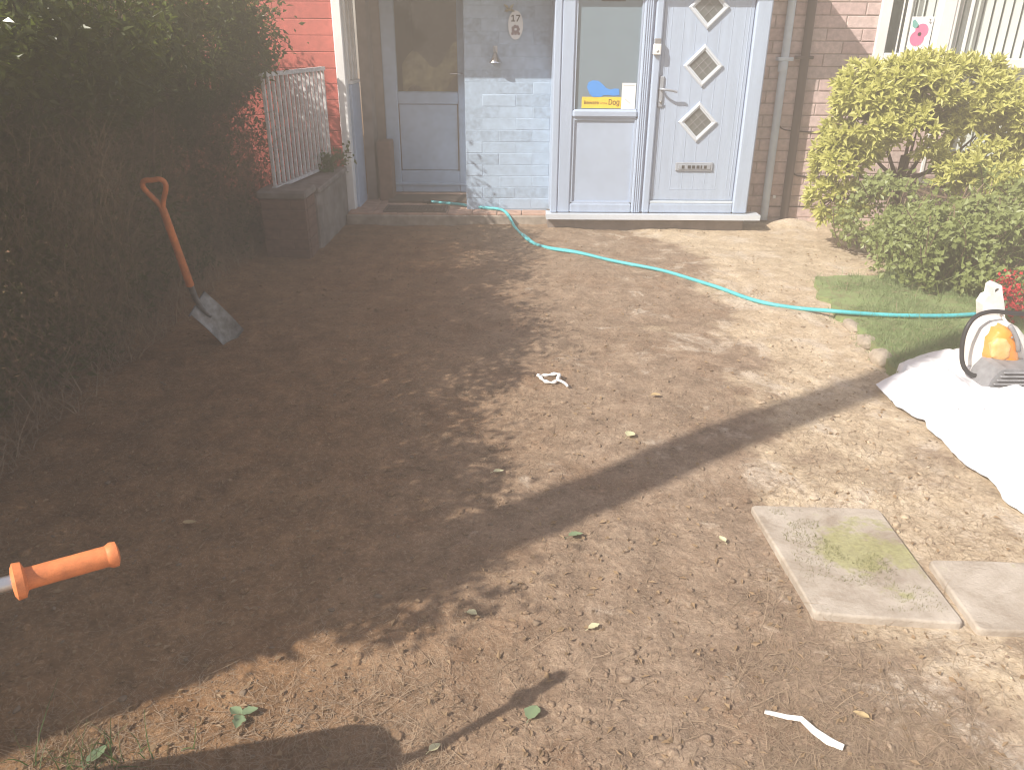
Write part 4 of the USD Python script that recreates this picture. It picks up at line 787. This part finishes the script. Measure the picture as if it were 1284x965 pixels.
def saw():
    T = Thing("cutoff_saw", (2.40, 3.36, .06), "orange and white petrol cut off saw with black loop handle on the sheet", "power tool")
    Q = lambda px, py, y: onplane(px, py, y)
    def blob(px, py, y, r, power=.7, sub=3):
        m = trimesh.creation.icosphere(subdivisions=sub); v = np.sign(m.vertices) * np.abs(m.vertices) ** power; v /= np.abs(v).max(); m.vertices = v * r + Q(px, py, y); return m
    def pillow(pts, y, depth, R):
        """a cover moulded out towards the viewer: outline at y, swelling to y - depth"""
        pl = Polygon([tuple(Q(px, py, y)[[0, 2]]) for px, py in pts]).buffer(-.012).buffer(.012)
        st_ = .006; x0, z0, x1, z1 = pl.bounds; gx_, gz_ = np.meshgrid(np.arange(x0, x1, st_), np.arange(z0, z1, st_)); pin = np.c_[gx_.ravel(), gz_.ravel()]
        pin = pin[shapely.contains_xy(pl.buffer(-st_ * .6), pin[:, 0], pin[:, 1])]; bd = np.array([pl.exterior.interpolate(t).coords[0] for t in np.arange(0, pl.length - st_ / 2, st_)])
        A = np.vstack([bd, pin]); tri = Delaunay(A).simplices; cen = A[tri].mean(1); tri = tri[shapely.contains_xy(pl, cen[:, 0], cen[:, 1])]
        d = np.clip(shapely.distance(pl.exterior, shapely.points(A)) / R, 0, 1); F3 = np.c_[A[:, 0], y - depth * np.sqrt(1 - (1 - d) ** 2), A[:, 1]]
        a, b, c = F3[tri[:, 0]], F3[tri[:, 1]], F3[tri[:, 2]]; fl = np.cross(b - a, c - a)[:, 1] > 0; tri[fl] = tri[fl][:, ::-1]
        n0, nb = len(F3), len(bd); back = np.c_[bd[:, 0], np.full(nb, y + .08), bd[:, 1]]; ccw = Polygon(bd).exterior.is_ccw
        side = np.array([[k, n0 + k, n0 + (k + 1) % nb, (k + 1) % nb] for k in range(nb)]); side = side if ccw else side[:, ::-1]
        return cat((F3, tri), (np.vstack([F3, back]), side[:, ::-1]))
    T.part("body", pillow([(1214, 474), (1214, 450), (1219, 430), (1229, 412), (1243, 403), (1262, 402), (1276, 410), (1290, 428), (1300, 450), (1300, 482), (1225, 482)], 3.47, .055, .05), "machine_white", 50, label="white moulded body")
    T.part("starter_cover", pillow([(1234, 466), (1232, 444), (1237, 424), (1247, 412), (1258, 408), (1267, 412), (1273, 426), (1276, 448), (1288, 453), (1292, 468), (1260, 472)], 3.415, .045, .06), "machine_orange", 50)
    T.part("cover_boss", pillow([(1243, 448), (1243, 432), (1251, 424), (1262, 424), (1268, 434), (1266, 448), (1255, 454)], 3.374, .010, .03), "machine_worn", 50)
    T.part("screw", ball(Q(1269, 423, 3.372), (.005, .004, .006)), "machine_grey", True)
    # ribbed filter housing at the front foot
    f0 = Q(1232, 489, 3.27); w, hgt = .26, .115
    prof = Polygon([(0, 0), (w, -.012), (w, .10), (.07, .118), (.045, .108), (.015, .065)]).buffer(-.008).buffer(.008)
    m = trimesh.creation.extrude_polygon(prof, .16, engine="earcut"); v = m.vertices; m.vertices = np.c_[f0[0] + v[:, 0], 3.25 + v[:, 2], f0[2] + v[:, 1]]; m.invert()
    hs = T.part("filter_housing", m, "machine_grey")
    for k in range(5):
        z = f0[2] + .020 + k * .019; T.part("rib", box(f0[0] + .012 + .011 * k, f0[0] + w - .004, 3.236, 3.25, z, z + .009, .004), "machine_grey", parent=hs)
    # upright arm with hanging eye
    ring = Polygon([tuple(Q(px, py, 3.6)[[0, 2]]) for px, py in ((1229, 420), (1228, 378), (1233, 370), (1238, 368), (1240, 357), (1244, 354.5), (1249, 356), (1250, 367), (1252, 378), (1254, 420))]).buffer(.006)
    hole = Point(*Q(1244.5, 361, 3.6)[[0, 2]]).buffer(.0105); T.part("arm", prism(ring.difference(hole), 3.56, 3.62), "machine_white")
    T.part("arm_edge", prism(Polygon([tuple(Q(px, py, 3.556)[[0, 2]]) for px, py in ((1230, 405), (1257, 408), (1262, 412), (1230, 418))]), 3.53, 3.558), "machine_orange")
    bar = [Q(1226, 471, 3.36), Q(1214, 467, 3.37), Q(1207, 455, 3.38), Q(1206, 440, 3.39), Q(1209, 420, 3.40), Q(1216, 405, 3.41), Q(1227, 395, 3.43), Q(1240, 391, 3.44), Q(1256, 391, 3.46), Q(1275, 393, 3.47), Q(1296, 396, 3.47), Q(1312, 412, 3.46), Q(1318, 440, 3.42)]
    T.part("loop_handle", tube(smoothpath(bar, 8), .0105, 12), "black_rubber", True)
    T.part("strut", tube([Q(1255, 394, 3.47), Q(1262, 404, 3.46), Q(1279, 442, 3.42)], .007, 8), "machine_white", True)
    T.part("strut", tube(smoothpath([Q(1266, 408, 3.40), Q(1273, 420, 3.385), Q(1277, 440, 3.38)], 5), .011, 10), "machine_grey", True)
    T.part("foot", box(f0[0] - .03, f0[0] + .24, 3.40, 3.58, .07, .11, .012), "machine_white")
saw()

# ------------------------------------------------------------------ spade
def spade():
    T0 = onground(295, 424); T0[2] = -.02
    def nearest(px, py, p, ln):
        d = ray(px, py); d = d / np.linalg.norm(d); t = (p - EYEP) @ d; h2_ = ((p - EYEP - d * t) ** 2).sum(); q = max(ln * ln - h2_, 0); return EYEP + d * (t - math.sqrt(q))
    heel = nearest(247, 381, T0, .315); b = heel - T0; Lb = np.linalg.norm(b); b /= Lb
    top = nearest(191, 226, heel, .72); s = top - heel; Ls = np.linalg.norm(s); s /= Ls
    v = T0 - EYEP; v /= np.linalg.norm(v)
    wimg = np.cross(b, v); wimg /= np.linalg.norm(wimg)
    if (wimg @ rt) < 0: wimg = -wimg
    w = wimg * .70 - v * -.55 * 1.0; w -= b * (w @ b); w /= np.linalg.norm(w)
    n = np.cross(w, b); n = n if n[2] > 0 else -n
    T = Thing("garden_spade", T0, "orange handled digging spade leaning against the hedge foot", "spade")
    NU, NV = 9, 11; V = []
    for i in range(NV):
        t = i / (NV - 1)
        for j in range(NU):
            u = (j / (NU - 1) - .5) * 2; half = .088 - .004 * t
            V.append(T0 + b * (Lb * t) + w * (u * half) + n * (.014 * u * u + .01 * math.sin(math.pi * t)))
    V = np.array(V); Fq = np.array([[i * NU + j, i * NU + j + 1, (i + 1) * NU + j + 1, (i + 1) * NU + j] for i in range(NV - 1) for j in range(NU - 1)])
    k = len(V); T.part("blade", (np.vstack([V, V - n * .003]), np.vstack([Fq, Fq[:, ::-1] + k])), "steel_blade", True)
    T.part("tread", cat(*[tube([heel + w * (sg * .015) , heel + w * (sg * .09)], .006, 8) for sg in (1, -1)]), "steel_blade", True)
    T.part("socket", tube(smoothpath([heel - b * .10 + n * .012, heel + n * .014, heel + s * .10, heel + s * .17], 6), np.linspace(.012, .019, 19), 12), "steel_blade", True)
    T.part("shaft", tube([heel + s * .12, heel + s * .35, heel + s * (Ls - .15)], [.021, .0195, .019], 14), "orange_plastic", True)
    y0 = heel + s * (Ls - .15); e = heel + s * Ls; g = np.cross(s, v); g /= np.linalg.norm(g); g = g * .8 + v * .3; g -= s * (g @ s); g /= np.linalg.norm(g)
    P = smoothpath([y0 + s * -.01, y0 + g * .012 + s * .03, y0 + g * .040 + s * .085, e + g * .050 - s * .012, e + g * .038, e, e - g * .038, e - g * .050 - s * .012, y0 - g * .040 + s * .085, y0 - g * .012 + s * .03, y0 + s * -.01], 6)
    T.part("grip", tube(P, .0125, 10), "orange_plastic", True)
spade()

# ------------------------------------------------------------------ wheelbarrow (mostly outside the frame)
def barrow():
    G1 = onground(690, 848); G2 = onground(607, 873)
    def solve(px, py, Gp):
        d = ray(px, py); Mx = np.array([[d[0], lx], [d[1], ly]]); t, s = np.linalg.solve(Mx, (Gp - EYEP)[:2]); return EYEP + d * t
    E1 = solve(149, 693, G1)
    d2 = ray(20, 729); d2 /= np.linalg.norm(d2); t0 = (E1 - EYEP) @ d2
    E2 = EYEP + d2 * (t0 + 0.0)
    ax = E1 - E2; Lg = np.linalg.norm(ax); ax /= Lg
    T = Thing("wheelbarrow", (-1.45, .70, 0), "wheelbarrow with orange rubber handle grip and silver tube at left edge", "wheelbarrow")
    R_ = .0175
    prof = [(0, .012), (.003, R_ * 1.18), (.012, R_ * 1.22), (.018, R_ * 1.02)] + [(.02 + .09 * k / 9 * (Lg - .04) / .09, R_ * (1.0 + .015 * (k % 2))) for k in range(10)] + [(Lg - .014, R_ * 1.05), (Lg - .010, R_ * 1.62), (Lg + .001, R_ * 1.70), (Lg + .005, R_ * 1.25), (Lg + .006, .0125)]
    side = np.array([0.02, -.62, 0.0])
    corner = np.array([-.90, .93, .60])
    for k, off in enumerate((np.zeros(3), side)):
        P = np.array([E1 - ax * a for a, _ in prof]) + off
        T.part("grip", tube(P, [r for _, r in prof], 20), "orange_rubber", 35)
        T.part("handle_tube", tube(smoothpath([E1 - ax * .02, E2, E2 - ax * .10, E2 - ax * .26 + [0, 0, -.03], np.array([-1.35, .86, .42]), np.array([-1.95, .75, .22])] + off * [1, np.sign(k), 1], 5), .0128, 12), "galvanised", True)
    rim = Polygon([(-.865, 1.02), (-.865, .30), (-1.75, .32), (-1.75, .82)]).buffer(-.10).buffer(.10); floor_ = Polygon([(-1.08, .83), (-1.08, .40), (-1.55, .45), (-1.55, .78)]).buffer(-.08).buffer(.08)
    N_ = 48; tt = np.linspace(0, 1, N_, endpoint=False)
    rg = np.array([rim.exterior.interpolate(t, True).coords[0] for t in tt]); fl = np.array([floor_.exterior.interpolate(t, True).coords[0] for t in tt])
    def align(a, bq): k = np.argmin([np.linalg.norm(a - np.roll(bq, s_, 0)) for s_ in range(len(bq))]); return np.roll(bq, k, 0)
    fl = align(rg, fl)
    V = np.vstack([np.c_[rg, np.full(N_, .60)], np.c_[fl, np.full(N_, .30)], [[fl[:, 0].mean(), fl[:, 1].mean(), .30]]])
    Fq = [[a, (a + 1) % N_, N_ + (a + 1) % N_] for a in range(N_)] + [[a, N_ + (a + 1) % N_, N_ + a] for a in range(N_)] + [[N_ + a, N_ + (a + 1) % N_, 2 * N_] for a in range(N_)]
    T.part("tray", (V, np.array(Fq)), "barrow_green", True); T.part("tray_rim", tube(np.c_[rg, np.full(N_, .60)], .009, 8, closed=True), "barrow_green", True)
    for yk in (.84, .36):
        T.part("leg", tube(smoothpath([(-1.05, yk, .42), (-1.02, yk, .03), (-1.12, yk, .012), (-1.25, yk, .34)], 5), .012, 10), "galvanised", True)
    w = trimesh.creation.torus(.15, .045, 32, 14); w.vertices = w.vertices[:, [0, 2, 1]]; w.apply_translation([-1.95, .61, .195]); w.invert()
    wh = T.part("wheel", w, "black_rubber", True); T.part("hub", tube([(-1.95, .55, .195), (-1.95, .67, .195)], .05, 16), "galvanised", True, parent=wh)
    T.part("axle", tube([(-1.95, .45, .21), (-1.95, .78, .21)], .010, 8), "galvanised", True)
barrow()

# ------------------------------------------------------------------ pole behind the camera that throws the long band of shade
T = Thing("wooden_pole", (-3.1, .165, 0), "tall wooden pole out of frame whose shadow crosses the soil", "pole")
T.part("shaft", tube([(-3.1, .165, -.3), (-3.1, .165, 3.0), (-3.1, .165, 6.2)], [.140, .126, .098], 20), "pole_wood", True)
T.part("pole_cap", tube([(-3.1, .165, 6.201), (-3.1, .165, 6.23)], .11, 16), "galvanised", True)

# ------------------------------------------------------------------ litter on the soil
def ground_clear(x, y):
    ok = ~shapely.contains_xy(turf_poly.buffer(.03), x, y) & ~shapely.contains_xy(sp, x, y) & (y < 6.95)
    for s_ in SLABS: ok &= ~shapely.contains_xy(s_.buffer(.012), x, y)
    return ok
def scatter(n, power=1.5):
    y = 1.12 + (6.9 - 1.12) * rng.random(n) ** power; half = .72 * y + .25; x = rng.uniform(-1, 1, n) * half
    ok = ground_clear(x, y) & (x > -2.5) & (x < 3.4); return x[ok], y[ok]
x, y = scatter(110000, 1.8); keep = rng.random(len(x)) < np.clip(.45 + .35 * x, .18, 1) * (.25 + 1.5 * (meshkit.fbm(np.c_[x, y, 0 * x] * 2.2, 3, 61) > .5)); x, y = x[keep], y[keep]; n = len(x)
a = rng.uniform(0, 6.28, n); D = np.c_[np.cos(a), np.sin(a), rng.normal(size=n) * .10 + .05]
ln = np.exp(rng.normal(-3.45, .6, n)); 
single("dry_roots", strips(np.c_[x, y, gh(x, y) + .003], D, np.clip(ln, .01, .13), rng.uniform(.0008, .0022, n), .35, 4), "straw", "pale dry roots and straw fibres scattered over the soil", "roots", kind="stuff")
x, y = scatter(15000, 2.0); n = len(x); r = np.exp(rng.normal(-6.05, .55, n)); r = np.clip(r, .001, .0095)
ico = trimesh.creation.icosphere(subdivisions=1); vv, ff = ico.vertices, ico.faces
VV = np.c_[x, y, gh(x, y) + r * .25][:, None, :] + vv[None] * (1 + .45 * rng.normal(size=(n, len(vv), 1)).clip(-1, 1) * .6) * (r[:, None] * rng.uniform(.6, 1.3, (n, 3)) * [1.15, 1.15, .65])[:, None, :]
npale = n // 7
single("pale_grit", (VV[:npale].reshape(-1, 3), (ff[None] + (np.arange(npale) * len(vv))[:, None, None]).reshape(-1, 3)), "clod", "small pale stones and grit lying over the dug ground", "grit", kind="stuff", smooth=True)
VV = VV[npale:]; n -= npale
single("soil_crumbs", (VV.reshape(-1, 3), (ff[None] + (np.arange(n) * len(vv))[:, None, None]).reshape(-1, 3)), "soil", "loose brown crumbs of soil lying over the dug ground", "soil crumbs", kind="stuff", smooth=True)
x, y = scatter(260, 1.6); n = len(x); r = np.clip(np.exp(rng.normal(-4.5, .3, n)), .006, .016)
ic2 = trimesh.creation.icosphere(subdivisions=2); cl_ = []
for k in range(n):
    v = ic2.vertices * (1 + .9 * (meshkit.fbm(ic2.vertices * 1.3 + k * 7.3, 3, 12)[:, None] - .5)) * rng.uniform(.7, 1.25, 3) * [1, 1, .6] * r[k]; cl_.append((v + [x[k], y[k], float(gh(x[k], y[k])) + r[k] * .12], ic2.faces))
single("soil_clods", cat(*cl_), "soil", "larger broken clods of earth dotted over the dug ground", "soil clods", kind="stuff", smooth=True)
x, y = scatter(2400, 1.7); n = len(x); a = rng.uniform(0, 6.28, n); D = np.c_[np.cos(a), np.sin(a), rng.normal(size=n) * .2]
single("leaf_litter", leaves(np.c_[x, y, gh(x, y) + .007], D, randdir(n, 1.5), rng.uniform(.010, .030, n), rng.uniform(.006, .016, n)), "litter", "small shrivelled leaf fragments strewn over the soil", "leaf litter", kind="stuff")
def fallen(px, py, ln, wd, ang, mat, label, name="fallen_leaf", n_=1):
    p = onground(px, py); p[2] = float(gh(p[0], p[1])) + .012; ms = []
    t = np.linspace(0, 1, 9); prof = np.sin(np.pi * t ** .8) ** .8
    for i in range(n_):
        a = ang + i * 2.1; u = np.array([math.cos(a), math.sin(a), 0]); w = np.array([-u[1], u[0], 0]); cu, tw = rng.uniform(.1, .35), rng.uniform(-.35, .35)
        V = []
        for k in range(9):
            for q in (-1, -.5, 0, .5, 1):
                jag = 1 + .10 * rng.normal() * (abs(q) == 1); h = .22 * abs(q) * wd * prof[k] + cu * ln * (t[k] - .5) ** 2 + tw * q * wd * .4 * prof[k]
                V.append(p + u * ln * (t[k] - (.5 if n_ == 1 else 0)) + w * q * wd * .5 * prof[k] * jag + [0, 0, h])
        Fq = np.array([[k * 5 + q, k * 5 + q + 1, k * 5 + q + 6, k * 5 + q + 5] for k in range(8) for q in range(4)]); ms.append((np.array(V), Fq))
        st = tube([p + u * ln * (-.5 if n_ == 1 else 0), p + u * ln * (-.75 if n_ == 1 else -.3) + [0, 0, -.003]], .0009, 5); ms.append(st)
    V, Fc = cat(*ms)
    single(name, (V, Fc), mat, label, "leaf", smooth=True)
fallen(592, 771, .034, .030, -.4, "pale_leaf", "round pale cream leaf below the wide shadow band")
fallen(745, 783, .040, .020, .5, "pale_leaf", "pale yellowish leaf between the shadow band and the bottom edge")
fallen(722, 672, .055, .040, .3, "green_leaf_fallen", "crumpled green leaf just below the shadow band")
fallen(790, 549, .05, .045, .8, "pale_leaf", "whitish green leaf just above the middle of the shadow band")
fallen(668, 890, .05, .040, 1.1, "green_leaf_fallen", "flat green leaf right of the thin handle shadow")
fallen(303, 896, .042, .030, .5, "green_leaf_fallen", "three lobed green leaf on sunlit soil at lower left", n_=3)
fallen(122, 945, .060, .032, 1.2, "green_leaf_fallen", "upright green leaf in the sunlit tuft at the bottom left corner")
fallen(822, 500, .05, .035, .1, "tan_leaf", "tan curled leaf right of the white torn ring")
fallen(625, 590, .045, .022, .2, "pale_leaf", "pale scrap leaf at the shade's ragged edge")
fallen(905, 680, .035, .024, 2.0, "pale_leaf", "cream leaf left of the mossy slab")
fallen(1078, 902, .04, .018, 2.6, "tan_leaf", "tan oval leaf right of the white scrap")
fallen(545, 935, .035, .022, .7, "pale_leaf", "cream leaf at the bottom edge by the barrow shadow")
fallen(238, 655, .05, .020, .1, "tan_leaf", "long tan leaf in the deep shade above the orange grip")
# torn white ring and scrap
g = onground(688, 479); z = float(gh(g[0], g[1])) + .012
P = np.array([[g[0] + .050 * math.cos(t) * (1 + .12 * math.sin(3 * t)), g[1] + .050 * math.sin(t) * (1 + .1 * math.cos(2 * t)), z + .008 * math.sin(2 * t + 1)] for t in np.linspace(0, 2 * np.pi, 36, endpoint=False)])
T = Thing("torn_ring", g, "torn ring of white plastic lying on the soil", "scrap"); T.part("ring", tube(P, .008 + .003 * np.sin(np.arange(36) * 1.3), 6, closed=True), "scrap_white", True)
T.part("tail", tube(smoothpath([P[33], P[33] + [.03, -.03, 0], P[33] + [.05, -.07, -.004]], 4), .007, 6), "scrap_white", True)
c = [onground(px, py) for px, py in ((958, 896), (985, 903), (1004, 905), (1020, 921), (1038, 934), (1056, 944))]
V = []
for i, p in enumerate(c):
    w = (.002, .004, .006, .011, .013, .010)[i] * rng.uniform(.8, 1.15); z = float(gh(p[0], p[1])) + .012
    d = (c[min(i + 1, 5)] - c[max(i - 1, 0)])[:2]; d /= np.linalg.norm(d); nrm = np.array([-d[1], d[0]])
    V += [[p[0] - nrm[0] * w, p[1] - nrm[1] * w, z], [p[0], p[1], z + .010], [p[0] + nrm[0] * w, p[1] + nrm[1] * w, z]]
Fq = [[i * 3 + j, i * 3 + j + 1, i * 3 + j + 4, i * 3 + j + 3] for i in range(5) for j in range(2)]
V = np.array(V); single("white_scrap", (np.vstack([V, V - [0, 0, .003]]), vf((np.vstack([V, V - [0, 0, .003]]), np.vstack([np.array(Fq), np.array(Fq)[:, ::-1] + len(V)])))[1]), "scrap_white", "bent strip of white plastic half buried near the bottom right", "scrap", smooth=True)
# grass tuft bottom left
T = Thing("grass_tuft", onground(110, 950), "sparse sunlit grass tuft in the bottom left corner", "grass")
n = 90; p = onground(110, 950); x = p[0] + rng.normal(size=n) * .09; y = p[1] + rng.normal(size=n) * .025; P = np.c_[x, y, gh(x, y)]
T.part("blades", strips(P, randdir(n, .8), rng.uniform(.03, .10, n), rng.uniform(.002, .004, n), .5, 4), "weed_leaf", kind="stuff")
T.part("dead_blades", strips(P + [.02, .01, 0], randdir(n, .3), rng.uniform(.03, .10, n), rng.uniform(.0012, .0025, n), .5, 4), "straw", kind="stuff")

# ------------------------------------------------------------------ haze, added to stand in for the lens veil
if VEIL_HAZE_DENSITY > 0:
    L["veil_haze"] = usdkit.material(stage, "/World/Looks/veil_haze", {"v": ("principled_volume", {"color": (0.95, 0.82, 0.68), "density": VEIL_HAZE_DENSITY, "anisotropy": 0.0})}, [], volume="v.volume")
    b = box(-45, 45, -45, 45, -1.5, 7.6)
    m = usdkit.mesh(stage, numbered("/World", "haze"), b, L["veil_haze"]); data(m.GetPrim(), "thin warm haze added to stand in for lens glare", "haze", kind="stuff")
